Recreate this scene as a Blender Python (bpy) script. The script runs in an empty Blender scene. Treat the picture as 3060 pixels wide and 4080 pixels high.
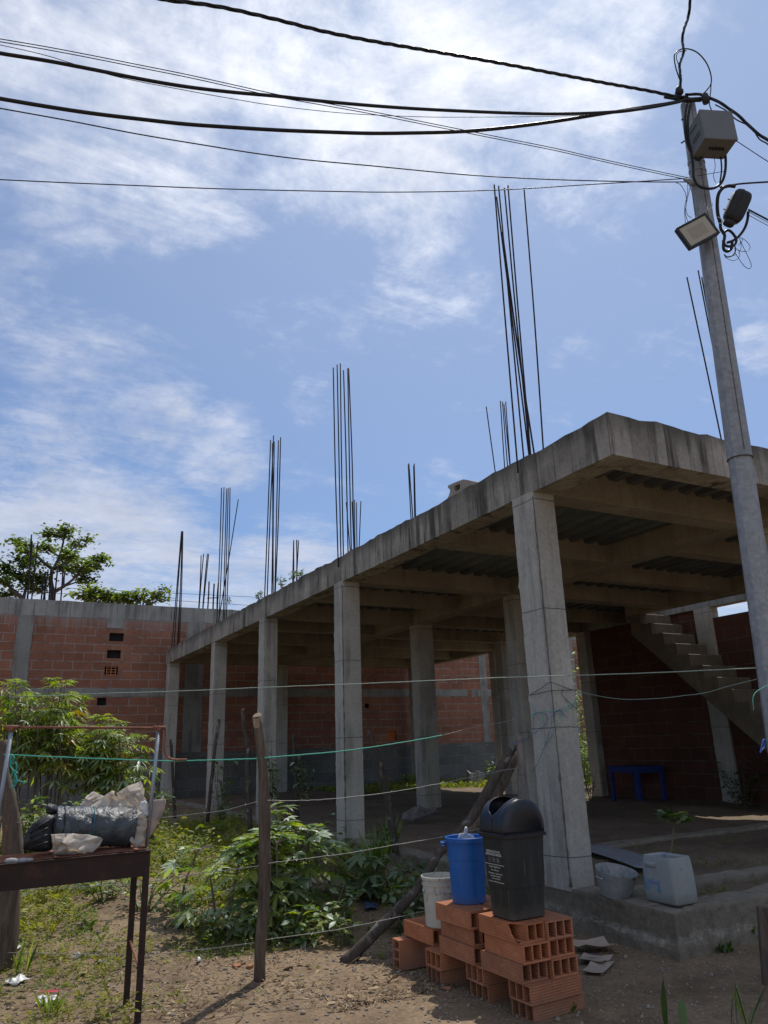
import bpy, math, random
import numpy as np
from mathutils import Vector, Matrix, noise as mnoise
random.seed(7)
rng = np.random.default_rng(7)
SC = bpy.context.scene
COL = SC.collection
R = math.radians
def LS(a, b, n): return [float(x) for x in np.linspace(a, b, n)]

# ------------------------------------------------------------------ camera
FPX = 2941.43
PI_, RO, YA = R(17.35028631), R(-1.91686681), R(28.63410935)
CAM = Vector((0, 0, 1.65))
FW = Vector((math.sin(YA)*math.cos(PI_), math.cos(YA)*math.cos(PI_), math.sin(PI_)))
_R0 = Vector((math.cos(YA), -math.sin(YA), 0)); _U0 = _R0.cross(FW)
RT = math.cos(RO)*_R0 + math.sin(RO)*_U0
UP = -math.sin(RO)*_R0 + math.cos(RO)*_U0
cd = bpy.data.cameras.new("camera"); cam = bpy.data.objects.new("camera", cd); COL.objects.link(cam)
cd.sensor_fit = 'HORIZONTAL'; cd.sensor_width = 36; cd.lens = 36*FPX/3060
cd.clip_start = 0.05; cd.clip_end = 3000
M = Matrix((RT, UP, -FW)).transposed().to_4x4(); M.translation = CAM
cam.matrix_world = M
SC.camera = cam

def ray(x, y): return (x-1530)/FPX*RT + (2040-y)/FPX*UP + FW
def on(x, y, axis, val):
    """surveyed point: where the sight line through a photo point meets a real plane (axis 0/1/2 = val)"""
    d = ray(x, y); return CAM + d*((val-CAM[axis])/d[axis])
def depth(x, y, z): return CAM + ray(x, y)*z

# ------------------------------------------------------------------ object helpers
ORG = {}
def tag(o, label=None, cat=None, group=None, kind=None):
    if label: o["label"] = label
    if cat: o["category"] = cat
    if group: o["group"] = group
    if kind: o["kind"] = kind
    return o
def thing(name, label, cat, loc=(0, 0, 0), group=None):
    o = bpy.data.objects.new(name, None); COL.objects.link(o); o.location = loc
    o.empty_display_size = .1
    ORG[o.name] = Vector(loc)
    return tag(o, label, cat, group)

class MB:
    """collects verts / faces in world coordinates"""
    def __init__(s): s.v = []; s.f = []; s.m = []
    def add(s, vs, fs, mi=0):
        b = len(s.v); s.v.extend([tuple(p) for p in vs]); s.f.extend([tuple(b+i for i in f) for f in fs]); s.m.extend([mi]*len(fs)); return s
    def box(s, a, b, mi=0, mat=None):
        x0, y0, z0 = a; x1, y1, z1 = b
        vs = [(x0,y0,z0),(x1,y0,z0),(x1,y1,z0),(x0,y1,z0),(x0,y0,z1),(x1,y0,z1),(x1,y1,z1),(x0,y1,z1)]
        if mat is not None: vs = [mat @ Vector(v) for v in vs]
        return s.add(vs, [(0,3,2,1),(4,5,6,7),(0,1,5,4),(1,2,6,5),(2,3,7,6),(3,0,4,7)], mi)
    def tube(s, pts, rad, n=8, mi=0, caps=True):
        pts = [Vector(p) for p in pts]; k = len(pts)
        rs = list(rad) if hasattr(rad, '__len__') else [rad]*k
        t0 = (pts[1]-pts[0]).normalized(); a = t0.orthogonal().normalized(); vs = []
        for i in range(k):
            t = (pts[min(i+1,k-1)]-pts[max(i-1,0)])
            t = t.normalized() if t.length > 1e-9 else t0
            a = (a - t*a.dot(t)); a = a.normalized() if a.length > 1e-6 else t.orthogonal().normalized()
            b = t.cross(a)
            for j in range(n):
                q = 2*math.pi*j/n; vs.append(pts[i]+rs[i]*(math.cos(q)*a+math.sin(q)*b))
        fs = [(i*n+j, i*n+(j+1)%n, (i+1)*n+(j+1)%n, (i+1)*n+j) for i in range(k-1) for j in range(n)]
        if caps: fs += [tuple(range(n-1,-1,-1)), tuple((k-1)*n+j for j in range(n))]
        return s.add(vs, fs, mi)
    def lathe(s, prof, c, n=40, mi=0, sx=1, sy=1):
        c = Vector(c); vs = []
        for r, z in prof:
            for j in range(n):
                q = 2*math.pi*j/n; vs.append((c.x+sx*r*math.cos(q), c.y+sy*r*math.sin(q), c.z+z))
        k = len(prof)
        fs = [(i*n+j, i*n+(j+1)%n, (i+1)*n+(j+1)%n, (i+1)*n+j) for i in range(k-1) for j in range(n)]
        return s.add(vs, fs, mi)
    def obj(s, name, mats, parent=None, smooth=False, bevel=0, auto=None):
        me = bpy.data.meshes.new(name)
        org = ORG[parent.name] if parent is not None else Vector((0,0,0))
        arr = np.array(s.v, dtype=float).reshape(-1, 3) - np.array(org)
        me.from_pydata(arr.tolist(), [], s.f)
        if not isinstance(mats, (list, tuple)): mats = [mats]
        for m in mats: me.materials.append(m)
        if len(mats) > 1: me.polygons.foreach_set("material_index", s.m)
        if smooth: me.polygons.foreach_set("use_smooth", [True]*len(me.polygons))
        me.update()
        o = bpy.data.objects.new(name, me); COL.objects.link(o)
        if parent is not None: o.parent = parent
        ORG[o.name] = org
        if bevel:
            b = o.modifiers.new("bevel", 'BEVEL'); b.width = bevel; b.segments = 2; b.limit_method = 'ANGLE'; b.angle_limit = R(40)
        if auto:
            me.polygons.foreach_set("use_smooth", [True]*len(me.polygons))
            try: me.set_sharp_from_angle(angle=R(auto))
            except Exception: pass
        return o
def solid(name, mb, mats, label, cat, group=None, kind=None, **k):
    """a thing that is one mesh: its origin moved to its base"""
    o = mb.obj(name, mats, None, **k)
    a = np.array(mb.v); c = Vector((a[:,0].mean(), a[:,1].mean(), a[:,2].min()))
    o.data.transform(Matrix.Translation(-c)); o.location = c; ORG[o.name] = c
    return tag(o, label, cat, group, kind)
def struct(name, mb, mats, **k): return tag(mb.obj(name, mats, None, **k), kind="structure")
def spline(pts, n=6):
    pts = [Vector(p) for p in pts]; out = []
    P = [2*pts[0]-pts[1]]+pts+[2*pts[-1]-pts[-2]]
    for i in range(1, len(P)-2):
        p0,p1,p2,p3 = P[i-1:i+3]
        for k in range(n):
            t = k/n
            out.append(.5*((2*p1)+(p2-p0)*t+(2*p0-5*p1+4*p2-p3)*t*t+(3*p1-p0-3*p2+p3)*t**3))
    out.append(pts[-1]); return out
def fbm(p, o=4): return mnoise.fractal(Vector(p), 1.0, 2.0, o)

# ------------------------------------------------------------------ materials
class NT:
    def __init__(s, name):
        s.mat = bpy.data.materials.new(name); s.mat.use_nodes = True; s.t = s.mat.node_tree; s.t.nodes.clear()
        s.out = s.n('ShaderNodeOutputMaterial')
    def n(s, typ, **kw):
        nd = s.t.nodes.new(typ)
        for k, v in kw.items(): setattr(nd, k, v)
        return nd
    def L(s, a, b): s.t.links.new(a, b)
    def val(s, sock, v):
        if hasattr(v, 'is_output') or isinstance(v, bpy.types.NodeSocket): s.L(v, sock)
        else: sock.default_value = v
    def coord(s, kind='Object'): return s.n('ShaderNodeTexCoord').outputs[kind]
    def world(s): return s.n('ShaderNodeNewGeometry').outputs['Position']
    def map(s, c, scale=(1,1,1), rot=(0,0,0), loc=(0,0,0)):
        m = s.n('ShaderNodeMapping'); s.L(c, m.inputs[0]); m.inputs['Scale'].default_value = scale; m.inputs['Rotation'].default_value = rot; m.inputs['Location'].default_value = loc
        return m.outputs[0]
    def noise(s, c, scale=5, detail=6, rough=.6, dist=0, dim='3D'):
        n = s.n('ShaderNodeTexNoise'); s.L(c, n.inputs['Vector']); n.inputs['Scale'].default_value = scale
        n.inputs['Detail'].default_value = detail; n.inputs['Roughness'].default_value = rough; n.inputs['Distortion'].default_value = dist
        return n.outputs[0]
    def ramp(s, f, stops, interp='LINEAR'):
        r = s.n('ShaderNodeValToRGB'); s.L(f, r.inputs[0]); e = r.color_ramp.elements; r.color_ramp.interpolation = interp
        while len(e) < len(stops): e.new(.5)
        for i, (p, c) in enumerate(stops):
            e[i].position = p; e[i].color = (c, c, c, 1) if isinstance(c, (int, float)) else (*c[:3], 1)
        return r.outputs[0]
    def mix(s, f, a, b, mode='MIX'):
        m = s.n('ShaderNodeMix', data_type='RGBA', blend_type=mode)
        s.val(m.inputs[0], f)
        for i, v in ((6, a), (7, b)):
            if isinstance(v, (tuple, list)): m.inputs[i].default_value = (*v[:3], 1)
            else: s.L(v, m.inputs[i])
        return m.outputs[2]
    def math(s, op, a, b=0.0, c=0.0, clamp=False):
        m = s.n('ShaderNodeMath', operation=op, use_clamp=clamp)
        s.val(m.inputs[0], a); s.val(m.inputs[1], b)
        if op in ('SMOOTH_MIN', 'MULTIPLY_ADD', 'WRAP', 'COMPARE'): s.val(m.inputs[2], c)
        return m.outputs[0]
    def sep(s, v): n = s.n('ShaderNodeSeparateXYZ'); s.L(v, n.inputs[0]); return n.outputs
    def comb(s, x=0., y=0., z=0.):
        n = s.n('ShaderNodeCombineXYZ')
        for i, v in enumerate((x, y, z)): s.val(n.inputs[i], v)
        return n.outputs[0]
    def bump(s, h, strength=.3, dist=.01, normal=None):
        b = s.n('ShaderNodeBump'); s.L(h, b.inputs['Height']); b.inputs['Strength'].default_value = strength; b.inputs['Distance'].default_value = dist
        if normal is not None: s.L(normal, b.inputs['Normal'])
        return b.outputs[0]
    def bsdf(s, color, rough=.8, metal=0., normal=None, spec=.5):
        b = s.n('ShaderNodeBsdfPrincipled')
        if isinstance(color, (tuple, list)): b.inputs['Base Color'].default_value = (*color[:3], 1)
        else: s.L(color, b.inputs['Base Color'])
        s.val(b.inputs['Roughness'], rough); s.val(b.inputs['Metallic'], metal); b.inputs['Specular IOR Level'].default_value = spec
        if normal is not None: s.L(normal, b.inputs['Normal'])
        s.L(b.outputs[0], s.out.inputs[0]); s.b = b
        return s.mat
def plain(name, c, rough=.6, metal=0, spec=.5, var=.25, scale=12, bump=.15, dist=.004):
    n = NT(name); co = n.coord()
    f = n.noise(co, scale, 5, .65)
    col = n.ramp(f, [(.25, tuple(x*(1-var) for x in c)), (.75, tuple(min(1, x*(1+var)) for x in c))])
    h = n.noise(co, scale*4, 4, .6)
    return n.bsdf(col, n.ramp(h, [(.3, max(0, rough-.1)), (.7, min(1, rough+.1))]), metal, n.bump(h, bump, dist), spec)

def concrete(name, light, dark, streak=.6, boards=0., joints=0., stain=(.07,.065,.055), topdirt=None, pits=.5):
    n = NT(name); co = n.world(); x, y, z = n.sep(co)
    big = n.noise(co, 1.3, 5, .6)
    col = n.mix(n.ramp(big, [(.35, 0.), (.7, 1.)]), dark, light)
    fine = n.noise(co, 26, 5, .7)
    col = n.mix(.25, col, n.ramp(fine, [(.3, .12), (.7, .75)]), 'OVERLAY')
    st = n.noise(n.map(co, (7, 7, .45)), 1.0, 6, .62, .3)
    sm = n.ramp(st, [(.48, 0.), (.60, 1.)])
    brk = n.ramp(n.noise(co, 2.1, 3, .5), [(.35, 0.), (.6, 1.)])
    col = n.mix(n.math('MULTIPLY', n.math('MULTIPLY', sm, brk), streak), col, stain)
    # pale lime runs
    li = n.ramp(n.noise(n.map(co, (11, 11, .7), loc=(3, 1, 2)), 1.0, 4, .6), [(.60, 0.), (.72, 1.)])
    col = n.mix(n.math('MULTIPLY', li, .35*streak), col, (.42, .41, .37))
    hb = n.noise(co, 40, 6, .7)
    height = n.math('MULTIPLY', hb, .4)
    if boards:
        s = n.math('ADD', n.math('ADD', x, y), n.math('MULTIPLY', n.noise(n.map(co, (1, 1, .2)), 1.5, 2), .12))
        fr = n.math('FRACT', n.math('DIVIDE', s, boards))
        line = n.math('LESS_THAN', fr, .045)
        tone = n.n('ShaderNodeTexWhiteNoise', noise_dimensions='1D'); n.L(n.math('FLOOR', n.math('DIVIDE', s, boards)), tone.inputs['W'])
        col = n.mix(.35, col, n.ramp(tone.outputs[0], [(0, .3), (1, .68)]), 'OVERLAY')
        lm = n.math('MULTIPLY', line, n.ramp(n.noise(co, 3, 3), [(.35, .1), (.6, .8)]))
        col = n.mix(lm, col, stain)
        height = n.math('SUBTRACT', height, n.math('MULTIPLY', line, .5))
    if joints:
        zz = n.math('ADD', z, n.math('MULTIPLY', n.noise(co, 2.5, 3), .05))
        fr = n.math('FRACT', n.math('DIVIDE', n.math('SUBTRACT', zz, .6), joints))
        line = n.math('LESS_THAN', fr, .008)
        col = n.mix(n.math('MULTIPLY', line, .75), col, (.06, .055, .05))
        height = n.math('SUBTRACT', height, n.math('MULTIPLY', line, .8))
    if topdirt:
        z0, z1 = topdirt
        zn = n.math('ADD', z, n.math('MULTIPLY', n.math('SUBTRACT', n.noise(n.map(co, (6, 6, .6)), 1.0, 6, .65), .5), .55))
        m = n.n('ShaderNodeMapRange'); n.L(zn, m.inputs[0]); m.inputs[1].default_value = z0; m.inputs[2].default_value = z1
        col = n.mix(n.math('MULTIPLY', m.outputs[0], .8), col, (.075, .068, .055))
    pv = n.n('ShaderNodeTexVoronoi'); n.L(co, pv.inputs['Vector']); pv.inputs['Scale'].default_value = 17
    pit = n.math('MULTIPLY', n.math('LESS_THAN', pv.outputs['Distance'], .10), n.ramp(n.noise(co, 4, 2), [(.5, 0.), (.55, 1.)]))
    col = n.mix(n.math('MULTIPLY', pit, pits), col, (.06, .055, .05))
    height = n.math('SUBTRACT', height, n.math('MULTIPLY', pit, .7))
    return n.bsdf(col, .9, 0, n.bump(height, .55, .012), .25)

def brickwall(name, axis, bw, bh, z0, cols=((.255,.112,.070),(.325,.148,.092)), mortar=(.28,.26,.23), grooves=4, drips=None, ms=.022, x0=0.):
    n = NT(name); co = n.world(); x, y, z = n.sep(co)
    u = x if axis == 0 else y
    wob = n.math('MULTIPLY', n.math('SUBTRACT', n.noise(co, 3, 2), .5), .025)
    v = n.comb(n.math('ADD', n.math('ADD', u, x0), wob), n.math('ADD', n.math('SUBTRACT', z, z0), wob), 0.)
    b = n.n('ShaderNodeTexBrick'); n.L(v, b.inputs['Vector']); b.offset = .5
    b.inputs['Color1'].default_value = (*cols[0], 1); b.inputs['Color2'].default_value = (*cols[1], 1); b.inputs['Mortar'].default_value = (*mortar, 1)
    b.inputs['Scale'].default_value = 1; b.inputs['Mortar Size'].default_value = ms*.5; b.inputs['Mortar Smooth'].default_value = .15; b.inputs['Bias'].default_value = -.1
    b.inputs['Brick Width'].default_value = bw; b.inputs['Row Height'].default_value = bh
    col = b.outputs['Color']; fac = b.outputs['Fac']
    big = n.noise(co, 1.1, 5, .65)
    col = n.mix(.35, col, n.ramp(big, [(.3, .25), (.7, .75)]), 'OVERLAY')
    fine = n.noise(n.map(co, (4, 4, 14)), 3, 5, .7)
    col = n.mix(.3, col, n.ramp(fine, [(.3, .3), (.7, .7)]), 'OVERLAY')
    height = n.math('MULTIPLY', n.math('SUBTRACT', 1., fac), 1.)
    if grooves:
        g = n.math('FRACT', n.math('MULTIPLY', n.math('DIVIDE', n.math('SUBTRACT', z, z0), bh), grooves))
        gl = n.math('MULTIPLY', n.math('LESS_THAN', g, .16), n.math('SUBTRACT', 1., fac))
        gl = n.math('MULTIPLY', gl, n.ramp(n.noise(co, 2, 2), [(.3, .35), (.6, 1.)]))
        col = n.mix(n.math('MULTIPLY', gl, .45), col, (.12, .05, .035))
        height = n.math('SUBTRACT', height, n.math('MULTIPLY', gl, .4))
    # mortar smeared over the bricks, and open dark joints here and there
    sm = n.ramp(n.noise(n.map(co, (1, 1, 1.4)), 3.2, 6, .7), [(.60, 0.), (.72, .6)])
    col = n.mix(n.math('MULTIPLY', sm, .55), col, mortar)
    op = n.math('MULTIPLY', n.ramp(n.noise(co, 1.7, 3), [(.52, 0.), (.60, 1.)]), n.math('GREATER_THAN', fac, .6))
    col = n.mix(n.math('MULTIPLY', op, .6), col, (.04, .03, .025))
    if drips:
        zd = n.math('ADD', z, n.math('MULTIPLY', n.math('SUBTRACT', n.noise(n.map(co, (5, 5, .35)), 1.6, 5, .65), .5), 1.3))
        m = n.n('ShaderNodeMapRange'); n.L(zd, m.inputs[0]); m.inputs[1].default_value = drips[0]; m.inputs[2].default_value = drips[1]
        col = n.mix(n.math('MULTIPLY', m.outputs[0], .7), col, (.33, .31, .29))
    return n.bsdf(col, .9, 0, n.bump(height, .5, .012), .2)

def leafmat(name, c, back=None, trans=.45, rough=.42):
    n = NT(name); co = n.coord(); f = n.noise(co, 6, 3)
    c0 = tuple(x*.75 for x in c); c1 = tuple(min(1, x*1.25) for x in c)
    col = n.ramp(f, [(.3, c0), (.7, c1)])
    if back:
        g = n.n('ShaderNodeNewGeometry'); col = n.mix(g.outputs['Backfacing'], col, back)
    n.bsdf(col, rough, 0, None, .45)
    tr = n.n('ShaderNodeBsdfTranslucent'); tc = n.mix(1., col, (1.35, 1.45, .45), 'MULTIPLY'); n.L(tc, tr.inputs[0])
    mx = n.n('ShaderNodeMixShader'); mx.inputs[0].default_value = trans
    n.L(n.b.outputs[0], mx.inputs[1]); n.L(tr.outputs[0], mx.inputs[2]); n.L(mx.outputs[0], n.out.inputs[0])
    return n.mat

def bark(name, c0, c1, lichen=None, stretch=.15):
    n = NT(name); co = n.world()
    f = n.noise(n.map(co, (1, 1, stretch)), 22, 6, .7, .4)
    col = n.ramp(f, [(.3, c0), (.7, c1)])
    if lichen:
        m = n.ramp(n.noise(co, 9, 4, .6), [(.56, 0.), (.64, 1.)]); col = n.mix(n.math('MULTIPLY', m, .7), col, lichen)
    return n.bsdf(col, .92, 0, n.bump(f, .8, .012), .2)

MAT = {}
MAT['col'] = concrete('concrete_column', (.50,.475,.415), (.37,.35,.305), .42, 0, 1.16, pits=.7)
MAT['fascia'] = concrete('concrete_fascia', (.42,.385,.325), (.27,.24,.20), .9, .26, 0, stain=(.062,.056,.046), topdirt=(4.36, 4.60))
MAT['seam'] = concrete('mortar_seam', (.22,.19,.16), (.12,.10,.085), .4, pits=.9)
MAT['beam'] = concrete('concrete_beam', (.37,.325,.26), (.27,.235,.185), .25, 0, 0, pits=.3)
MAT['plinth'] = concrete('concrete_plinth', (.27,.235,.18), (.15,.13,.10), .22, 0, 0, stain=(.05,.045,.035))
def plinthmat():
    n = NT('plinth_face'); co = n.world(); x, y, z = n.sep(co)
    f = n.noise(co, 2.4, 7, .7); g = n.noise(co, 13, 6, .75)
    col = n.ramp(f, [(.3, (.14,.118,.088)), (.7, (.25,.215,.165))]); col = n.mix(.45, col, n.ramp(g, [(.3, .2), (.7, .8)]), 'OVERLAY')
    zz_ = n.math('ABSOLUTE', n.math('SUBTRACT', n.math('ADD', z, n.math('MULTIPLY', n.math('SUBTRACT', n.noise(co, 3.5, 5, .7), .5), .22)), .13))
    band = n.ramp(zz_, [(.0, 1.), (.035, 0.)]); col = n.mix(n.math('MULTIPLY', n.math('MULTIPLY', band, n.ramp(g, [(.4, 0.), (.6, 1.)])), .8), col, (.40,.36,.30))
    top = n.n('ShaderNodeMapRange'); n.L(z, top.inputs[0]); top.inputs[1].default_value = .29; top.inputs[2].default_value = .335
    col = n.mix(n.math('MULTIPLY', top.outputs[0], .35), col, (.38,.34,.28))
    moss = n.ramp(n.noise(co, 5, 5, .7), [(.58, 0.), (.70, .6)]); col = n.mix(moss, col, (.055,.06,.035))
    return n.bsdf(col, .95, 0, n.bump(n.math('ADD', f, n.math('MULTIPLY', g, .7)), .9, .03), .2)
MAT['plinth'] = plinthmat()
MAT['ring'] = concrete('concrete_ring', (.36,.35,.32), (.27,.265,.245), .5, .33, 0)
MAT['tie'] = concrete('concrete_tie', (.31,.30,.27), (.23,.225,.2), .5)
MAT['wall'] = brickwall('clay_block_wall', 0, .545, .2545, 3.45, drips=(5.15, 5.75), x0=.1)
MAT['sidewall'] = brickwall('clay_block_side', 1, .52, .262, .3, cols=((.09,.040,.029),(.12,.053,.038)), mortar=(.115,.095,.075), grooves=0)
MAT['greyblock'] = brickwall('grey_block', 0, .62, .33, .15, cols=((.13,.128,.115),(.17,.165,.15)), mortar=(.21,.205,.19), grooves=0)

# clay brick with striations
def claymat(name, c):
    n = NT(name); co = n.coord(); x, y, z = n.sep(co)
    f = n.noise(co, 9, 5, .65)
    oi = n.n('ShaderNodeObjectInfo')
    col = n.ramp(f, [(.25, tuple(v*.72 for v in c)), (.75, tuple(v*1.22 for v in c))])
    col = n.mix(.35, col, n.ramp(oi.outputs['Random'], [(0, .3), (1, .68)]), 'OVERLAY')
    hs = n.n('ShaderNodeHueSaturation'); rnd = oi.outputs['Random']; n.L(col, hs.inputs['Color']); n.L(n.math('ADD', .90, n.math('MULTIPLY', n.math('FRACT', n.math('MULTIPLY', rnd, 7.3)), .12)), hs.inputs['Saturation']); n.L(n.math('ADD', .84, n.math('MULTIPLY', n.math('FRACT', n.math('MULTIPLY', rnd, 3.7)), .26)), hs.inputs['Value']); col = hs.outputs[0]
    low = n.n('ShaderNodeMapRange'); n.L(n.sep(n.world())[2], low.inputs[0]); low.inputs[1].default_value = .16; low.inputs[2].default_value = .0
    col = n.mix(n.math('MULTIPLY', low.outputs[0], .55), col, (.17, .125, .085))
    chip = n.ramp(n.noise(co, 19, 5, .7), [(.60, 0.), (.66, 1.)]); col = n.mix(n.math('MULTIPLY', chip, .45), col, tuple(min(1, v*1.45+.03) for v in c))
    g = n.math('SINE', n.math('MULTIPLY', n.math('ADD', z, n.math('MULTIPLY', f, .002)), 420.))
    col = n.mix(n.ramp(g, [(.35, 0.), (.85, .45)]), col, tuple(v*.5 for v in c))
    d = n.ramp(n.noise(n.map(co, (5, 1, 20)), 3, 5, .7), [(.35, 0.), (.75, .7)])
    col = n.mix(n.math('MULTIPLY', d, .35), col, (.36, .24, .17))
    dark = n.ramp(n.noise(co, 4.3, 4, .6), [(.6, 0.), (.75, 1.)]); col = n.mix(n.math('MULTIPLY', dark, .4), col, (.10, .06, .045))
    h = n.math('ADD', n.math('MULTIPLY', g, .5), n.noise(co, 60, 4, .7))
    return n.bsdf(col, .88, 0, n.bump(h, .45, .0035), .2)
MAT['clay'] = claymat('fired_clay', (.47,.172,.078))

# dirt
def dirtmat():
    n = NT('dirt'); co = n.world()
    a = n.noise(co, .55, 5, .6); b = n.noise(co, 3.5, 6, .7); c = n.noise(co, 38, 5, .75)
    col = n.ramp(a, [(.3, (.195,.140,.088)), (.7, (.278,.200,.128))])
    col = n.mix(.55, col, n.ramp(b, [(.3, .22), (.72, .72)]), 'OVERLAY')
    col = n.mix(.6, col, n.ramp(c, [(.28, .16), (.72, .8)]), 'OVERLAY')
    v = n.n('ShaderNodeTexVoronoi'); n.L(co, v.inputs['Vector']); v.inputs['Scale'].default_value = 46
    peb = n.math('MULTIPLY', n.math('LESS_THAN', v.outputs['Distance'], .30), n.ramp(n.noise(co, 6, 3), [(.5, 0.), (.6, 1.)]))
    col = n.mix(n.math('MULTIPLY', peb, .45), col, v.outputs['Color'] if False else (.34, .29, .23))
    lit = n.ramp(n.noise(n.map(co, (1, 1, 1)), 12, 7, .8), [(.56, 0.), (.66, 1.)])
    col = n.mix(n.math('MULTIPLY', lit, .6), col, (.10, .064, .038))
    wet = n.ramp(n.noise(co, 1.6, 6, .7, .4), [(.50, 0.), (.68, .55)]); col = n.mix(wet, col, (.125, .085, .054))
    h = n.math('ADD', n.math('MULTIPLY', b, 1.), n.math('ADD', n.math('MULTIPLY', c, .5), n.math('MULTIPLY', peb, .35)))
    return n.bsdf(col, .95, 0, n.bump(h, .8, .03), .15)
MAT['dirt'] = dirtmat()
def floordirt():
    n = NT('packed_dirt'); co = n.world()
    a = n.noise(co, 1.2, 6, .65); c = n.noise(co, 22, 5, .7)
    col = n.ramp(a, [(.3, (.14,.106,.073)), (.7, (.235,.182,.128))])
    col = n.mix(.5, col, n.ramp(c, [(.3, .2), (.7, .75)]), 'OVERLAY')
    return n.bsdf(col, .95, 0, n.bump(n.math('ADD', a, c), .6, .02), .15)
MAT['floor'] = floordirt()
def galv():
    n = NT('galvanised'); co = n.coord()
    v = n.n('ShaderNodeTexVoronoi'); n.L(co, v.inputs['Vector']); v.inputs['Scale'].default_value = 34
    f = n.noise(co, 7, 6, .7)
    col = n.ramp(f, [(.3, (.23,.235,.24)), (.72, (.38,.385,.39))])
    col = n.mix(.3, col, n.ramp(n.sep(v.outputs['Color'])[0], [(0, .3), (1, .68)]), 'OVERLAY')
    st = n.ramp(n.noise(n.map(co, (9, 9, .4)), 1, 5, .6), [(.58, 0.), (.72, .6)]); col = n.mix(st, col, (.18,.175,.165))
    return n.bsdf(col, n.ramp(f, [(.3, .62), (.7, .8)]), .25, n.bump(f, .1, .004), .4)
MAT['galv'] = galv()
def deckmat():
    n = NT('steel_deck'); co = n.world(); f = n.noise(n.map(co, (3, .4, 1)), 4, 5, .6)
    col = n.ramp(f, [(.3, (.085,.095,.105)), (.7, (.16,.175,.19))])
    return n.bsdf(col, .5, .35, None, .5)
MAT['deck'] = deckmat()
def rust(name, a, b, c):
    n = NT(name); co = n.world(); f = n.noise(co, 9, 7, .7)
    return n.bsdf(n.ramp(f, [(.3, a), (.55, b), (.75, c)]), .8, .2, n.bump(n.noise(co, 60, 4), .3, .003), .3)
MAT['rust'] = rust('rusty_steel', (.032,.022,.019), (.05,.03,.024), (.09,.042,.028))
MAT['rustbar'] = rust('rusty_pipe', (.16,.07,.05), (.26,.11,.07), (.36,.2,.15))
MAT['rebar'] = rust('rebar_steel', (.02,.018,.02), (.035,.028,.028), (.07,.045,.035))
MAT['tube'] = plain('grey_tube', (.30,.32,.35), .45, .5, var=.2)
MAT['black'] = plain('black_cable', (.014,.014,.016), .5, 0, .4, .2, 20, .05)
MAT['blackplastic'] = plain('black_plastic', (.012,.012,.014), .55, 0, .5, .35, 7, .08)
def binmat():
    n = NT('bin_plastic'); co = n.coord(); x, y, z = n.sep(co)
    f = n.noise(co, 5, 6, .7); dust = n.ramp(n.noise(n.map(co, (10, 10, 1.6)), 2, 6, .7), [(.48, 0.), (.75, .8)])
    col = n.ramp(f, [(.3, (.014,.015,.015)), (.7, (.025,.026,.025))]); col = n.mix(n.math('MULTIPLY', dust, .2), col, (.16,.15,.13))
    wz = n.n('ShaderNodeMapRange'); n.L(n.math('ADD', z, n.math('MULTIPLY', n.noise(co, 14, 5, .7), .12)), wz.inputs[0]); wz.inputs[1].default_value = .15; wz.inputs[2].default_value = .03; col = n.mix(n.math('MULTIPLY', wz.outputs[0], .5), col, (.15, .125, .095))
    v = n.noise(n.map(co, (60, 60, 5)), 1, 2, .5); sc = n.ramp(v, [(.68, 0.), (.72, .35)]); col = n.mix(sc, col, (.12,.12,.115))
    return n.bsdf(col, n.ramp(f, [(.3, .48), (.7, .66)]), 0, n.bump(n.noise(co, 30, 4), .06, .004), .4)
MAT['bin'] = binmat()
MAT['lid'] = plain('lid_plastic', (.013,.015,.022), .36, 0, .5, .2, 6, .04)
def bluemat():
    n = NT('blue_plastic'); co = n.coord(); z = n.sep(co)[2]; f = n.noise(co, 6, 6, .7)
    col = n.ramp(f, [(.3, (.009,.095,.35)), (.7, (.014,.125,.43))])
    sc = n.ramp(n.noise(n.map(co, (18, 18, 3)), 1.5, 6, .7), [(.56, 0.), (.74, .5)]); col = n.mix(sc, col, (.06,.17,.40))
    wz = n.n('ShaderNodeMapRange'); n.L(n.math('ADD', z, n.math('MULTIPLY', n.noise(co, 16, 5, .7), .10)), wz.inputs[0]); wz.inputs[1].default_value = .12; wz.inputs[2].default_value = .03; col = n.mix(n.math('MULTIPLY', wz.outputs[0], .45), col, (.15,.125,.095))
    return n.bsdf(col, n.ramp(f, [(.3, .36), (.7, .55)]), 0, n.bump(f, .05, .004), .45)
MAT['blue'] = bluemat()
MAT['bluepaint'] = plain('blue_paint', (.014,.04,.18), .6, 0, .4, .3, 7)
def bucketmat():
    n = NT('white_bucket_plastic'); co = n.coord(); f = n.noise(co, 4, 5)
    col = n.ramp(f, [(.3, (.44,.43,.37)), (.7, (.56,.55,.48))])
    m = n.ramp(n.noise(n.map(co, (1, 1, .5)), 26, 6, .75), [(.55, 0.), (.63, 1.)]); col = n.mix(n.math('MULTIPLY', m, .75), col, (.16,.13,.095))
    return n.bsdf(col, .55, 0, n.bump(m, .1, .002), .4)
MAT['whitebucket'] = bucketmat()
def jugmat():
    n = NT('painted_jug'); co = n.coord(); f = n.noise(co, 5, 5)
    col = n.ramp(f, [(.3, (.25,.27,.265)), (.7, (.33,.345,.33))])
    m = n.ramp(n.noise(co, 5.2, 5, .65, .3), [(.56, 0.), (.64, 1.)]); col = n.mix(n.math('MULTIPLY', m, .7), col, (.07,.17,.34))
    d = n.ramp(n.noise(co, 16, 6, .75), [(.6, 0.), (.75, 1.)]); col = n.mix(n.math('MULTIPLY', d, .5), col, (.18,.17,.14))
    return n.bsdf(col, .6, 0, None, .4)
MAT['jug'] = jugmat()
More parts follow.
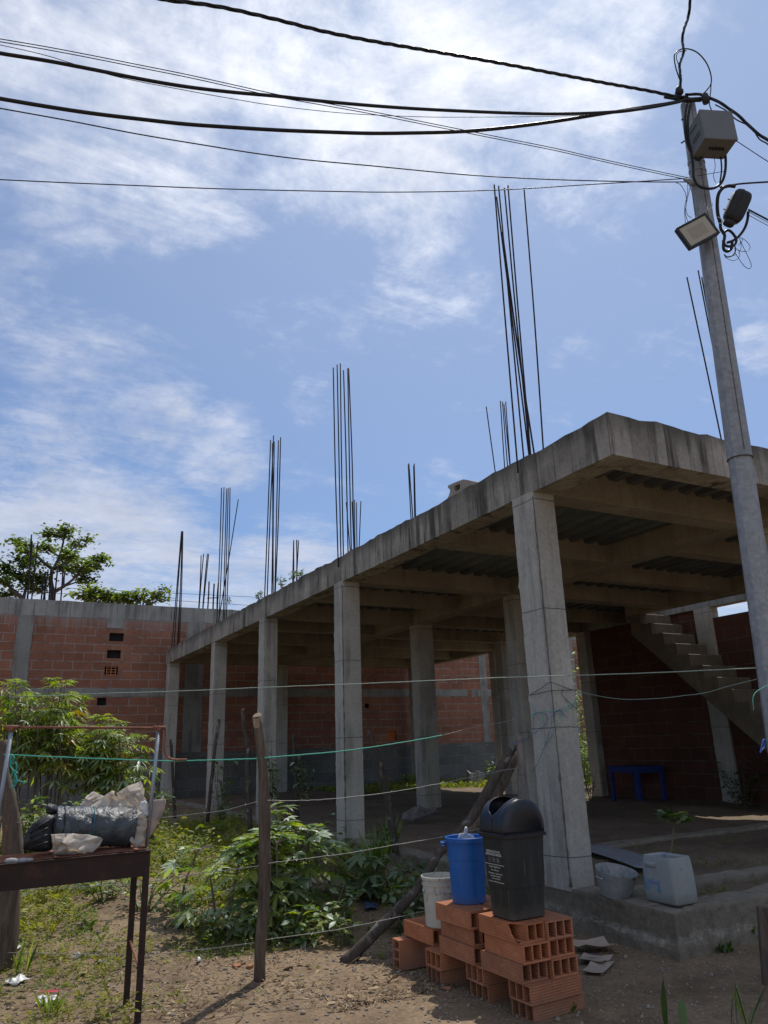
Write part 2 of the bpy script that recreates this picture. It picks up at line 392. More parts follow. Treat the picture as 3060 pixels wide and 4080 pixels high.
def potmat():
    n = NT('old_aluminium'); co = n.coord(); f = n.noise(co, 9, 6, .7)
    col = n.ramp(f, [(.35, (.26,.27,.275)), (.7, (.44,.45,.455))])
    d = n.ramp(n.noise(n.map(co, (1, 1, .4)), 13, 4, .6), [(.64, 0.), (.69, 1.)]); col = n.mix(n.math('MULTIPLY', d, .85), col, (.05,.045,.04))
    return n.bsdf(col, .55, .3, n.bump(f, .2, .005), .4)
MAT['pot'] = potmat()
def sackmat(name, c, st, wv=900.):
    n = NT(name); co = n.coord(); x, y, z = n.sep(co)
    f = n.noise(co, 5.5, 6, .65)
    col = n.mix(n.ramp(f, [(.50, 0.), (.72, 1.)]), c, st)
    w = n.math('MULTIPLY', n.math('SINE', n.math('MULTIPLY', x, wv)), n.math('SINE', n.math('MULTIPLY', z, wv)))
    h = n.math('ADD', n.math('MULTIPLY', w, .25), n.noise(co, 16, 6, .7, .4))
    n.bsdf(col, .8, 0, n.bump(h, .4, .008), .15)
    tr = n.n('ShaderNodeBsdfTranslucent'); n.L(col, tr.inputs[0]); mx = n.n('ShaderNodeMixShader'); mx.inputs[0].default_value = .5
    n.L(n.b.outputs[0], mx.inputs[1]); n.L(tr.outputs[0], mx.inputs[2]); n.L(mx.outputs[0], n.out.inputs[0])
    return n.mat
MAT['sack'] = sackmat('woven_sack', (.80,.73,.64), (.55,.41,.27))
MAT['sack2'] = sackmat('woven_sack_dirty', (.60,.51,.46), (.36,.24,.16))
MAT['sackgrey'] = sackmat('woven_sack_grey', (.40,.37,.37), (.24,.21,.19))
def tarpmat():
    n = NT('dark_tarp'); co = n.coord(); f = n.noise(co, 6, 6, .65)
    col = n.ramp(f, [(.3, (.030,.038,.045)), (.7, (.075,.088,.095))])
    h = n.noise(n.map(co, (1, 1, 1)), 11, 7, .65, .8)
    return n.bsdf(col, .28, 0, n.bump(h, .8, .03), .6)
MAT['tarp'] = tarpmat()
MAT['tarpband'] = plain('tarp_band', (.03,.13,.17), .5)
MAT['bagwhite'] = plain('white_plastic_bag', (.62,.61,.60), .35, 0, .5, .08, 10, .3, .01)
MAT['bagred'] = plain('red_print', (.45,.04,.05), .4)
MAT['card'] = plain('cardboard', (.36,.29,.23), .9, 0, .2, .2, 8, .3)
MAT['ink'] = plain('dark_ink', (.07,.06,.055), .8)
MAT['lens'] = plain('lamp_diffuser', (.40,.36,.27), .35, 0, .5, .05)
MAT['lens2'] = plain('lamp_led_board', (.33,.29,.22), .4, 0, .4, .06)
MAT['boxgrey'] = plain('grey_box_plastic', (.15,.155,.16), .6, 0, .4, .12, 6)
MAT['ceramic'] = plain('connector_plastic', (.028,.028,.03), .6, 0, .3)
MAT['wire'] = plain('barbed_steel', (.27,.26,.24), .55, .4, .5, .3, 60)
MAT['string_green'] = plain('green_twine', (.07,.42,.30), .6, 0, .4, .35, 70)
MAT['string_pale'] = plain('pale_twine', (.26,.33,.27), .6, 0, .4, .4, 50)
MAT['string_blue'] = plain('blue_twine', (.035,.10,.32), .6, 0, .4, .3, 60)
MAT['tealtwine'] = plain('teal_twine', (.04,.36,.30), .6, 0, .4, .3, 60)
MAT['ink_white'] = plain('white_lettering', (.66,.66,.62), .6, 0, .3, .08, 30)
MAT['post'] = bark('weathered_post', (.06,.045,.035), (.19,.145,.11))
MAT['postpale'] = bark('pale_post', (.12,.10,.085), (.27,.24,.205), (.07,.055,.05))
MAT['postdark'] = bark('dark_post', (.04,.032,.026), (.11,.09,.075), (.22,.22,.20))
MAT['cut'] = plain('cut_wood', (.30,.23,.15), .85, 0, .2, .3, 18)
MAT['bark'] = bark('tree_bark', (.06,.05,.045), (.12,.10,.09))
MAT['stem'] = bark('green_stem', (.09,.10,.05), (.17,.16,.09))
MAT['stembrown'] = bark('brown_stem', (.11,.085,.065), (.24,.20,.16))
MAT['l1'] = leafmat('leaf_mid', (.10,.165,.028), (.24,.32,.17), .58, .42)
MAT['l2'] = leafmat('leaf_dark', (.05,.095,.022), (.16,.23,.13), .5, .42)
MAT['l3'] = leafmat('leaf_yellow', (.22,.27,.028), (.32,.36,.11), .62, .42)
MAT['l4'] = leafmat('leaf_bronze', (.15,.075,.03), (.18,.13,.08), .35)
MAT['l5'] = leafmat('leaf_dead_yellow', (.36,.20,.02), (.36,.24,.06), .4)
MAT['lpale'] = leafmat('leaf_pale_underside', (.38,.47,.30), (.42,.50,.36), .35, .42)
MAT['ltree'] = leafmat('tree_leaf', (.085,.13,.032), (.09,.13,.05), .45)
MAT['ltree2'] = leafmat('tree_leaf_light', (.19,.24,.04), (.16,.21,.06), .5)
MAT['weed1'] = leafmat('weed_leaf', (.15,.20,.035), None, .45, .55)
MAT['weed2'] = leafmat('weed_leaf_yellow', (.27,.27,.05), None, .45, .55)
MAT['straw'] = plain('dry_straw', (.36,.27,.16), .9, 0, .2, .35, 30)
MAT['litter'] = plain('dry_litter', (.13,.085,.05), .95, 0, .15, .5, 30)
MAT['stone'] = plain('pebble', (.26,.22,.18), .9, 0, .2, .35, 14)
MAT['hole'] = plain('dark_recess', (.02,.017,.015), .95)
MAT['orange'] = plain('orange_clay_face', (.52,.16,.05), .85, 0, .2, .2)
MAT['blockgrey'] = plain('grey_block_plain', (.34,.30,.25), .95, 0, .2, .25, 9, .4)

# ------------------------------------------------------------------ sky and sun
AZ, EL = R(47), R(60)
S = Vector((math.sin(AZ)*math.cos(EL), math.cos(AZ)*math.cos(EL), math.sin(EL)))
w = bpy.data.worlds.new("World"); SC.world = w; w.use_nodes = True
def build_world():
    t = w.node_tree; t.nodes.clear()
    n = NT.__new__(NT); n.t = t; n.out = n.n('ShaderNodeOutputWorld')
    sky = n.n('ShaderNodeTexSky'); sky.sky_type = 'NISHITA'; sky.sun_disc = False
    sky.sun_elevation = EL; sky.sun_rotation = AZ; sky.air_density = 1.0; sky.dust_density = .6; sky.ozone_density = 2.2
    d = n.coord('Generated'); nz = n.n('ShaderNodeVectorMath', operation='NORMALIZE'); n.L(d, nz.inputs[0]); d = nz.outputs[0]
    x, y, z = n.sep(d)
    zc = n.math('MAXIMUM', z, .05)
    px = n.math('DIVIDE', x, n.math('ADD', zc, .12)); py = n.math('DIVIDE', y, n.math('ADD', zc, .12))
    P = n.comb(px, py, 0.)
    sd = n.n('ShaderNodeVectorMath', operation='DOT_PRODUCT'); n.L(d, sd.inputs[0]); sd.inputs[1].default_value = S
    sdot = sd.outputs['Value']
    n1 = n.noise(P, 2.6, 10, .68, .9)
    n2 = n.noise(n.map(P, (1, 1, 1), loc=(7.3, 2.1, 0)), 6.5, 8, .68, .3)
    streak = n.noise(n.map(P, (1.0, 3.6, 1), rot=(0, 0, R(-20)), loc=(1.2, .4, 0)), 1.5, 8, .6, .6)
    def mr(v, a, b, lo=0., hi=1.):
        m = n.n('ShaderNodeMapRange', interpolation_type='SMOOTHSTEP'); n.L(v, m.inputs[0])
        for i, q in ((1, a), (2, b), (3, lo), (4, hi)): m.inputs[i].default_value = q
        return m.outputs[0]
    def blob(px_, py_, deg0, deg1):
        v = ray(px_, py_).normalized()
        k = n.n('ShaderNodeVectorMath', operation='DOT_PRODUCT'); n.L(d, k.inputs[0]); k.inputs[1].default_value = v
        return mr(k.outputs['Value'], math.cos(R(deg1)), math.cos(R(deg0)))
    # cloud cover fields: high broken sheet near the sun, wisps, a bank low over the horizon
    cover = None
    for args, wgt in (((1500, 60, 4, 20), .66), ((500, 330, 5, 17), .56), ((2150, 150, 4, 14), .62), ((2350, 650, 2, 10), .44), ((1650, 980, 1, 6), .50), ((1850, 1120, 1, 4), .44), ((300, 1480, 2, 9), .52), ((600, 1650, 1, 7), .56),
                      ((880, 1790, 1, 6), .60), ((60, 1180, 1, 6), .46), ((3030, 1390, .6, 3), .56), ((150, 1900, 2, 9), .56), ((300, 2500, 9, 16), .74), ((1150, 2450, 3, 11), .70), ((1750, 1890, .5, 3), .36), ((1250, 1600, .5, 4), .38), ((2950, 2450, 2, 10), .6)):
        b = n.math('MULTIPLY', blob(*args), wgt); cover = b if cover is None else n.math('MAXIMUM', cover, b)
    back = n.n('ShaderNodeVectorMath', operation='DOT_PRODUCT'); n.L(d, back.inputs[0]); back.inputs[1].default_value = Vector((-.45, -.75, .42)).normalized()  # unseen white cloud behind the camera, added to make the fill light less blue
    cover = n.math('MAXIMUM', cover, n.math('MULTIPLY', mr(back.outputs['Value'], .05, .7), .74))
    cover = n.math('MAXIMUM', cover, .27)
    fine = n.noise(n.map(P, (1, 1, 1), loc=(1.3, 4.1, 0)), 22, 6, .65, .2)
    tex = n.math('ADD', n.math('MULTIPLY', n1, .36), n.math('ADD', n.math('MULTIPLY', n2, .28), n.math('MULTIPLY', streak, .36)))
    tex = n.math('ADD', tex, n.math('MULTIPLY', n.math('SUBTRACT', fine, .5), .16))
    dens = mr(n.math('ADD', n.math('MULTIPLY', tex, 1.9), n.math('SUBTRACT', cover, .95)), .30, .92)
    near = mr(sdot, .66, .97)
    veil = n.math('MULTIPLY', mr(sdot, .42, .97), .52)
    shade = n.ramp(n.noise(n.map(P, (1, 1, 1), loc=(.07, .05, 0)), 4.2, 6, .6), [(.3, .86), (.65, 1.06)])
    ccol = n.mix(near, (.44, .475, .57), (.86, .87, .90))
    ccol = n.mix(1., ccol, shade, 'MULTIPLY')
    skyc = n.mix(1., sky.outputs[0], (.048, .061, .076), 'MULTIPLY')
    skyc = n.mix(veil, skyc, (.33, .40, .55))
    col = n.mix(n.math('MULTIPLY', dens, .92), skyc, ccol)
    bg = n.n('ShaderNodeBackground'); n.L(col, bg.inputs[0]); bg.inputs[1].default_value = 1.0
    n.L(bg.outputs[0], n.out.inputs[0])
build_world()
sl = bpy.data.lights.new("sun", 'SUN'); sun = bpy.data.objects.new("sun", sl); COL.objects.link(sun)
sl.energy = 2.6; sl.angle = R(.6); sl.color = (1, .95, .87); sun.rotation_euler = S.to_track_quat('Z', 'Y').to_euler()
SC.view_settings.view_transform = 'Standard'; SC.view_settings.look = 'None'; SC.view_settings.gamma = 1; SC.view_settings.exposure = 0.5
SC.render.engine = 'CYCLES'
SC.cycles.max_bounces = 8; SC.cycles.diffuse_bounces = 4; SC.cycles.transparent_max_bounces = 4
SC.cycles.caustics_reflective = False; SC.cycles.caustics_refractive = False

# ------------------------------------------------------------------ ground
def sstep(a, b, x):
    t = min(1, max(0, (x-a)/(b-a))); return t*t*(3-2*t)
def gz(x, y):
    z = .26*sstep(6.6, 11.5, y) + .03*fbm((x*.5, y*.5, 0), 3)*sstep(2, 5, y)
    if y > 14: z += .02*fbm((x*.2, y*.2, 3), 3)
    return z + .012*fbm((x*2.3, y*2.3, 1), 3) + .007*fbm((x*8, y*8, 4), 3)
def grid_mesh(xs, ys, zf):
    mb = MB(); nx = len(xs)
    mb.v = [(x, y, zf(x, y)) for y in ys for x in xs]
    mb.f = [(j*nx+i, j*nx+i+1, (j+1)*nx+i+1, (j+1)*nx+i) for j in range(len(ys)-1) for i in range(nx-1)]
    mb.m = [0]*len(mb.f); return mb
def axis_pts(lo, a, b, hi, step, g=1.35):
    core = list(np.arange(a, b+1e-6, step)); out = core[:]
    s = step; p = core[-1]
    while p < hi: s *= g; p += s; out.append(min(p, hi))
    s = step; p = core[0]; pre = []
    while p > lo: s *= g; p -= s; pre.append(max(p, lo))
    return pre[::-1]+out
xs = axis_pts(-400, -1.6, 6.5, 400, .045); ys = axis_pts(-300, 3.2, 11, 500, .045)
def gz2(x, y):
    z = gz(x, y)
    if 5.06 < x < 13.3 and 4.74 < y < 23.2: z = min(z, .05)     # below the raised floor of the building
    return z
struct('ground', grid_mesh(xs, ys, gz2), MAT['dirt'], smooth=True)
def fz(x, y): return .30 + .045*fbm((x*.8, y*.8, 5), 4) + .014*fbm((x*5, y*5, 6), 3) - .03*sstep(6.0, 4.8, y)
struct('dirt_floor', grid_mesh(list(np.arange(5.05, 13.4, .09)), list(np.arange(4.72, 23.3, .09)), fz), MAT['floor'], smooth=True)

# ------------------------------------------------------------------ the unfinished building
bld = thing('unfinished_building', 'unfinished grey concrete frame building with open ground floor and rebar above its slab', 'building', (4.95, 4.6, .3))
T, B = 4.57, 4.14
def rough_beam(p0, p1, wv, z0, z1, seg=.12, jt=.024, jb=.006, mb=None):
    """beam along p0->p1, width vector wv, broken arrises"""
    mb = mb or MB(); p0 = Vector(p0); p1 = Vector(p1); wv = Vector(wv); L = (p1-p0).length; k = max(2, int(L/seg)); vs = []
    for i in range(k+1):
        p = p0.lerp(p1, i/k); q = p+wv
        t = jt*(fbm((p.x*3, p.y*3, z1), 4)); t2 = jt*fbm((q.x*3+5, q.y*3, z1), 4); b = jb*fbm((p.x*4, p.y*4, z0+9), 4)
        zt = z1+t+(random.random()-.6)*jt
        o = wv.normalized()*jb*fbm((p.x*2, p.y*2, 4), 3)
        vs += [(p.x+o.x, p.y+o.y, z0+b), (q.x, q.y, z0+b*.5), (q.x, q.y, z1+t2), (p.x+o.x, p.y+o.y, zt)]
    fs = []
    for i in range(k):
        for j in range(4):
            fs.append((i*4+j, i*4+(j+1)%4, (i+1)*4+(j+1)%4, (i+1)*4+j))
    fs += [(3,2,1,0), tuple(k*4+j for j in range(4))]
    return mb.add(vs, fs)
XL, YF = 4.95, 4.60
YB = 23.25
rough_beam((XL, YB, 0), (XL, YF, 0), (.30, 0, 0), B, T).obj('edge_beam', MAT['fascia'], bld)
rough_beam((XL+.3, YF, 0), (14.2, YF, 0), (0, .30, 0), B, T).obj('edge_beam', MAT['fascia'], bld)
rough_beam((12.40, 4.9, 0), (12.40, 11.75, 0), (.25, 0, 0), B, T-.03).obj('edge_beam', MAT['beam'], bld)
rough_beam((13.385, 13.97, 0), (13.385, YB, 0), (.25, 0, 0), B, T-.03).obj('edge_beam', MAT['beam'], bld)
rough_beam((12.65, 11.75, 0), (13.38, 11.75, 0), (0, .25, 0), B, T-.03).obj('edge_beam', MAT['beam'], bld)
def beam(a, b):
    mb = MB().box(a, b); return mb.obj('beam', MAT['beam'], bld, bevel=.006)
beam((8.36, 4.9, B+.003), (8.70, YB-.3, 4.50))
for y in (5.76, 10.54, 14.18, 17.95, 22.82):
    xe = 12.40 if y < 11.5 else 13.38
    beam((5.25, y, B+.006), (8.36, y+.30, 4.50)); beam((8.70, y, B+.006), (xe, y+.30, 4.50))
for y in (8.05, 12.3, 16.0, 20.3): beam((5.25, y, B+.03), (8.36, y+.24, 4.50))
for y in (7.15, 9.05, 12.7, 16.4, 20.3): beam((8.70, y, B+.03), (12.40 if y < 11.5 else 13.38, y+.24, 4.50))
# corrugated steel deck, ribs along the depth of the building
mb = MB()
def deck(x0, x1, y0, y1):
    prof = []; x = x0; hi, lo = 4.49, 4.425
    while x < x1:
        prof += [(x, lo), (x+.11, lo), (x+.14, hi), (x+.17, hi-.012), (x+.23, hi-.012), (x+.26, hi)]; x += .29
    prof = [(min(p[0], x1), p[1]) for p in prof]
    k = len(prof); vs = [(px, y0, pz) for px, pz in prof]+[(px, y1, pz) for px, pz in prof]
    mb.add(vs, [(i, i+1, k+i+1, k+i) for i in range(k-1)])
deck(5.22, 12.42, 4.86, 11.6); deck(5.22, 13.4, 11.6, YB-.1)
mb.obj('roof_deck', MAT['deck'], bld)
MB().box((5.25, 4.9, 4.50), (12.40, 11.75, T-.02)).box((5.25, 11.75, 4.50), (13.38, YB-.01, T-.02)).obj('slab', MAT['fascia'], bld)

def column(x0, y0, wx, wy, zb, zt, lean=(0, 0), seg=.05, j=.006, name='column'):
    mb = MB(); k = int((zt-zb)/seg); vs = []
    for i in range(k+1):
        z = zb+(zt-zb)*i/k; f = i/k; ox, oy = lean[0]*(1-f), lean[1]*(1-f)
        def q(a):
            v = fbm((x0*7+a*3, y0*3, z*9), 4); return j*v*1.6 + (j*2.2 if (a in (1, 4, 5) and v > .42) else 0)*(1 if a in (1, 4, 5) else -1)
        c = .012
        ring = [(x0+c+q(1), y0), (x0+wx-c+q(2), y0), (x0+wx, y0+c), (x0+wx+q(3), y0+wy-c), (x0+wx-c, y0+wy), (x0+c, y0+wy), (x0, y0+wy-c+q(4)), (x0, y0+c+q(5))]
        vs += [(a+ox, b+oy, z) for a, b in ring]
    fs = [(i*8+a, i*8+(a+1)%8, (i+1)*8+(a+1)%8, (i+1)*8+a) for i in range(k) for a in range(8)]
    mb.add(vs, fs)
    # rough mortar leaking from the formwork corner
    o = mb
    return o
cols = []
def col_obj(mb, x, y, zt=B):
    o = mb.obj('column', MAT['col'], bld); cols.append((o, x, y)); return o
front_cols = [(4.95, 5.76, .30, .36), (4.95, 10.54, .32, .32), (4.94, 14.24, .30, .31), (4.98, 17.96, .32, .30), (4.97, 22.84, .33, .32)]
for i, (x, y, wx, wy) in enumerate(front_cols):
    mb = column(x-.01, y-.003, wx, wy, 0.0 if i else .31, B+.01)
    if i < 2:
        k = 90; pts = []; rs = []
        for a in range(k):
            z = .35+(B-.4)*a/(k-1); t = max(0, fbm((z*9, i*5, 2), 4)); s_ = sstep(3.2, 2.0, z)*.6+.4
            pts.append((x-.008+.006*fbm((z*6, 1, i), 3), y-.003+.004*fbm((z*6, 2, i), 3), z)); rs.append(.005+.020*max(0, t)*s_)
        o_ = col_obj(mb, x, y); MB().tube(pts, rs, 6).obj('mortar_seam', MAT['seam'], o_, smooth=True)
    else: col_obj(mb, x, y)
for (x, y) in ((8.68, 5.76), (8.36, 10.54), (8.45, 14.14), (8.40, 17.95), (8.40, 22.82)):
    col_obj(column(x, y, .42 if y > 14 and y < 15 else .34, .32, .22, B+.012), x, y)
for (x, y, wx, wy) in ((12.15, 16.02, .30, .30), (13.22, 13.98, .32, .32), (13.36, 17.95, .28, .3), (13.36, 22.8, .28, .3)):
    col_obj(column(x, y, wx, wy, .22, B+.012), x, y)
# plinth kerb round the floor
mb = MB()
rough_beam((XL, YB, 0), (XL, YF+.26, 0), (.26, 0, 0), -.1, .33, .12, .02, .0, mb)
rough_beam((XL, YF, 0), (14.2, YF, 0), (0, .26, 0), -.1, .327, .06, .022, .0, mb)
mb.obj('plinth', MAT['plinth'], bld)
mb = MB(); vs = []      # rough concrete foot under the kerb
path = [Vector((4.93, 5.75-.06*i, 0)) for i in range(20)]+[Vector((4.93+.06*i, 4.585, 0)) for i in range(70)]
for i, p in enumerate(path):
    dx = Vector((1, 0, 0)) if i < 19 else Vector((0, 1, 0))
    if 17 <= i <= 22: dx = Vector((.7, .7, 0))
    o = .035*fbm((p.x*3, p.y*3, 8), 4); h_ = .12+.05*fbm((p.x*2, p.y*2, 3), 3)
    vs += [p-dx*(.05+o)-Vector((0, 0, .1)), p-dx*(.035+o)+Vector((0, 0, h_*.6)), p-dx*(.012+o*.3)+Vector((0, 0, h_)), p+dx*.1+Vector((0, 0, h_+.01))]
mb.add(vs, [(i*4+j, i*4+j+1, i*4+j+5, i*4+j+4) for i in range(len(path)-1) for j in range(3)])
mb.obj('footing', MAT['plinth'], bld)
# side wall of clay blocks, its tie columns and the beam over it
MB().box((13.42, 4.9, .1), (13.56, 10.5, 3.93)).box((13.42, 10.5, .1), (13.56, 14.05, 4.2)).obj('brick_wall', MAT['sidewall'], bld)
column(13.36, 10.35, .26, .42, .2, 4.16).obj('column', MAT['col'], bld)
column(13.36, 6.2, .26, .40, .2, 4.16).obj('column', MAT['col'], bld)
rough_beam((13.36, 4.9, 0), (13.36, 13.97, 0), (.26, 0, 0), 4.16, 4.50).obj('edge_beam', MAT['ring'], bld)
rough_beam((5.2, 5.30, 0), (12, 5.30, 0), (0, .16, 0), .1, .345, .15, .016).obj('foundation_beam', MAT['plinth'], bld)
rough_beam((6.4, 7.55, 0), (12.3, 7.55, 0), (0, .20, 0), .1, .345, .15, .022).obj('foundation_beam', MAT['plinth'], bld)
# stair
steps = 15
mb = MB()
for k in range(steps):
    z = 4.15-.25*k; y = 11.70-.285*k; x0 = 12.42+.012*random.random()
    mb.box((x0, y-.285, z-.25-.06), (13.40, y+.02, z-.25)) if False else None
vs = []; prof = []
for k in range(steps):
    z = 4.15-.25*k; y = 11.70-.285*k
    prof += [(y, z), (y-.285+.02, z+.004*random.random()), (y-.285, z-.012)]
for k in (0,):
    pass
top = prof
bot = [(top[-1][0], top[-1][1]-.25)] + [(11.70-.285*steps+.35, .25), (11.70, 4.15-.42)]
poly = top+bot
k = len(poly)
for x in (12.44, 13.40): vs += [(x, y, z) for y, z in poly]
mb.add(vs, [(i, (i+1) % k, k+(i+1) % k, k+i) for i in range(k)]+[tuple(range(k-1, -1, -1)), tuple(range(k, 2*k))])
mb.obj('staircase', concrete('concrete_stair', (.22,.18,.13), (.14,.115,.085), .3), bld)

# rebar standing out of the slab: each bar a sub-part of its column
def bar(parent, b, t, r=.0075, bend=.03):
    b = Vector(b); t = Vector(t); zs_ = 5.93 if b.y > 23.4 else 4.54
    if b.z > zs_: d_ = b-t; b = b+Vector((d_.x*.3, d_.y*.3, d_.z))*((b.z-zs_)/max(.2, -d_.z))
    m = b.lerp(t, .5)+Vector((random.uniform(-1, 1), random.uniform(-1, 1), 0))*bend*.5
    pts = spline([b-Vector((0, 0, .06)), b, m, t], 5)
    return MB().tube(pts, r*1.35, 6).obj('rebar', MAT['rebar'], parent, smooth=True)
def z8(x0, y0, s): return lambda a, b: (x0+a*s, y0+b*s)
def bars(ci, yy, f, lst, r=.0075, g=None):
    par = cols[ci][0]
    for i, (bx, by, tx, ty) in enumerate(lst):
        y = yy+(.05+.06*((i*7) % 4) if g is None else g)
        b = on(*f(bx, by), 1, y); t = on(*f(tx, ty), 1, y)
        bar(par, b, t, r)
f1 = z8(1900, 700, .2712)   # near bundle
def near(b, t): return b, t
N1 = [(585, 3760+0, 255, 135), (683, 3725, 320, 155), (760, 3680, 290, 312), (778, 3670, 405, 185), (775, 3672, 457, 147), (838, 3630, 340, 820), (962, 3560, 695, 212)]
# the second zoom starts 2212 zoom px lower: bottoms read there
N1 = [(590, 2212+1960, 255, 135), (685, 2212+1905, 320, 155), (765, 2212+1860, 290, 312), (780, 2212+1850, 405, 185), (785, 2212+1845, 457, 147), (842, 2212+1795, 375, 830), (962, 2212+1735, 695, 212)]
bars(0, 5.80, f1, N1)
f3 = z8(1250, 1400, .3842)
bars(1, 10.6, f3, [(252, 2130, 203, 170), (282, 2110, 243, 138), (308, 2100, 276, 127), (356, 2080, 309, 197), (390, 2060, 353, 175), (416, 2050, 363, 178)], .008)
f5 = z8(1000, 1700, .339)
bars(2, 14.3, f5, [(160, 1985, 231, 158), (190, 1975, 266, 105), (244, 1950, 252, 195), (262, 1945, 274, 175), (280, 1938, 323, 160), (284, 1935, 349, 125)], .009)
f6 = z8(650, 1900, .339)
bars(3, 18.05, f6, [(632, 1695, 687, 128), (655, 1690, 716, 122), (708, 1660, 747, 138), (724, 1655, 766, 132), (742, 1645, 787, 126), (660, 1500, 884, 263)], .0095)
bars(4, 22.9, f6, [(102, 1975, 215, 640), (130, 1960, 222, 640), (168, 1945, 226, 638), (180, 1942, 229, 640), (192, 1938, 233, 638)], .0115)
# middle row of columns (their feet hidden by the slab)
f4 = z8(1550, 1800, .2712)
bars(8, 14.2, f4, [(352, 1100, 282, 190), (362, 1100, 292, 172), (385, 1100, 362, 203), (392, 1100, 370, 175)], .0105)
bars(6, 10.6, f1, [(335, 2212+2300, 137, 2212+1182), (425, 2212+2300, 345, 2212+1098), (470, 2212+2300, 376, 2212+1110), (512, 2212+2300, 398, 2212+1143), (500, 2212+2300, 423, 2212+1108)], .0085)
bars(8, 17.0, f3, [(415, 2230, 337, 1565), (428, 2230, 397, 1558), (432, 2230, 424, 1540), (434, 2230, 443, 1568), (445, 2230, 489, 1553)], .0105)
bars(8, 18.1, f5, [(495, 1990, 502, 1335), (515, 1990, 503, 1340), (512, 1990, 560, 1338), (540, 1990, 540, 1330), (545, 1990, 536, 1332)], .0105)
f7 = z8(2680, 1000, .3616)
bars(5, 5.9, f7, [(545, 2075, 158, 290), (560, 1750, 281, 215), (575, 1750, 321, 290)], .0075, 0.0)

# small plants sprouting on the slab edge come later (leaf tools)

# ------------------------------------------------------------------ far clay-block wall
WY = 23.55
wall = thing('brick_boundary_wall', 'long two-storey-high red clay block wall with a grey concrete cap beam behind the garden', 'wall', (6, WY, 0))
HZ = []
def wall_body():
    """front face with real openings for the vents"""
    vents = [(3.30, 4.83, .42, .25), (3.27, 4.32, .40, .25), (3.24, 3.83, .38, .25), (3.30, 1.42+.20, .36, .25), (12.70, 1.72, .36, .32), (11.85, 2.82, .16, .14), (3.10, 2.96, .26, .22)]
    xs_ = sorted({-9, 31} | {v[0] for v in vents} | {v[0]+v[2] for v in vents}); zs_ = sorted({-.2, 5.97} | {v[1] for v in vents} | {v[1]+v[3] for v in vents})
    mb = MB()
    for i in range(len(xs_)-1):
        for j in range(len(zs_)-1):
            cx, cz = (xs_[i]+xs_[i+1])/2, (zs_[j]+zs_[j+1])/2
            if any(v[0] < cx < v[0]+v[2] and v[1] < cz < v[1]+v[3] for v in vents): continue
            mb.add([(xs_[i], WY, zs_[j]), (xs_[i+1], WY, zs_[j]), (xs_[i+1], WY, zs_[j+1]), (xs_[i], WY, zs_[j+1])], [(0, 1, 2, 3)])
    for (x, z, a, h) in vents:
        mb.add([(x, WY, z), (x+a, WY, z), (x+a, WY, z+h), (x, WY, z+h), (x, WY+.18, z), (x+a, WY+.18, z), (x+a, WY+.18, z+h), (x, WY+.18, z+h)],
               [(0, 4, 5, 1), (1, 5, 6, 2), (2, 6, 7, 3), (3, 7, 4, 0)])
    mb.box((-9, WY+.18, -.2), (31, WY+.24, 5.97))
    mb.obj('block_face', MAT['wall'], wall)
    return vents
vents = wall_body()
def lattice(x, z, a, h, m):
    mb = MB(); t = .022
    for i in range(3): mb.box((x+i*(a-t)/2, WY+.02, z), (x+i*(a-t)/2+t, WY+.10, z+h))
    for i in range(4): mb.box((x, WY+.025, z+i*(h-t)/3), (x+a, WY+.095, z+i*(h-t)/3+t))
    return mb.obj('vent_block', m, wall)
lattice(3.29, 3.835, .28, .24, MAT['clay']); lattice(3.36, 1.625, .28, .24, MAT['clay'])
for i, (x, z, a, h) in enumerate(vents):
    if i == 4: MB().box((x+.004, WY+.09, z+.004), (x+a-.004, WY+.17, z+h-.004)).obj('recess_panel', MAT['orange'], wall)
    else: MB().box((x+.004, WY+.15, z+.004), (x+a-.004, WY+.176, z+h-.004)).obj('recess_panel', MAT['hole'], wall)
rough_beam((-9, WY-.012, 0), (31, WY-.012, 0), (0, .26, 0), 5.50, 5.97, .25, .02, .015).obj('cap_beam', MAT['ring'], wall)
rough_beam((-9, WY-.010, 0), (31, WY-.010, 0), (0, .05, 0), 3.21, 3.45, .3, .02, .02).obj('tie_beam', MAT['tie'], wall)
MB().box((-9, WY-.03, -.2), (31, WY-.001, 1.56)).obj('base_course', MAT['greyblock'], wall)
for x, wd in ((.77, .42), (5.62, .58), (16.75, .34), (21.2, .35), (-4, .42)):
    column(x, WY-.022, wd, .04, 1.4, 5.505, j=.02, seg=.2).obj('tie_column', MAT['tie'], wall)
MB().box((3.22, WY-.016, 5.22), (3.68, WY-.002, 5.52)).obj('mortar_patch', MAT['ring'], wall)
# rebar on the cap beam
def wbars(f, lst, yy, r=.012):
    for (bx, by, tx, ty) in lst:
        bar(wall, on(*f(bx, by), 1, yy), on(*f(tx, ty), 1, yy), r)
wbars(f6, [(418, 1525, 447, 922), (424, 1525, 476, 905), (466, 1520, 520, 905), (470, 1520, 535, 905)], WY+.1)
wbars(f6, [(525, 1530, 540, 1230), (587, 1530, 600, 1255), (636, 1530, 649, 1250)], WY+.1, .018)
mb = MB().tube([on(*f6(518, 1425), 1, WY+.08), on(*f6(655, 1420), 1, WY+.08)], .014, 6); mb.obj('rebar_tie', MAT['rebar'], wall)
f9 = z8(0, 2050, .42194)
wbars(f9, [(257, 795, 305, 258), (300, 795, 360, 258), (262, 795, 298, 190), (390, 800, 427, 545), (408, 800, 455, 520), (425, 800, 430, 540), (462, 800, 480, 515), (500, 800, 495, 515), (518, 805, 545, 505), (575, 805, 598, 480)], WY+.1, .016)

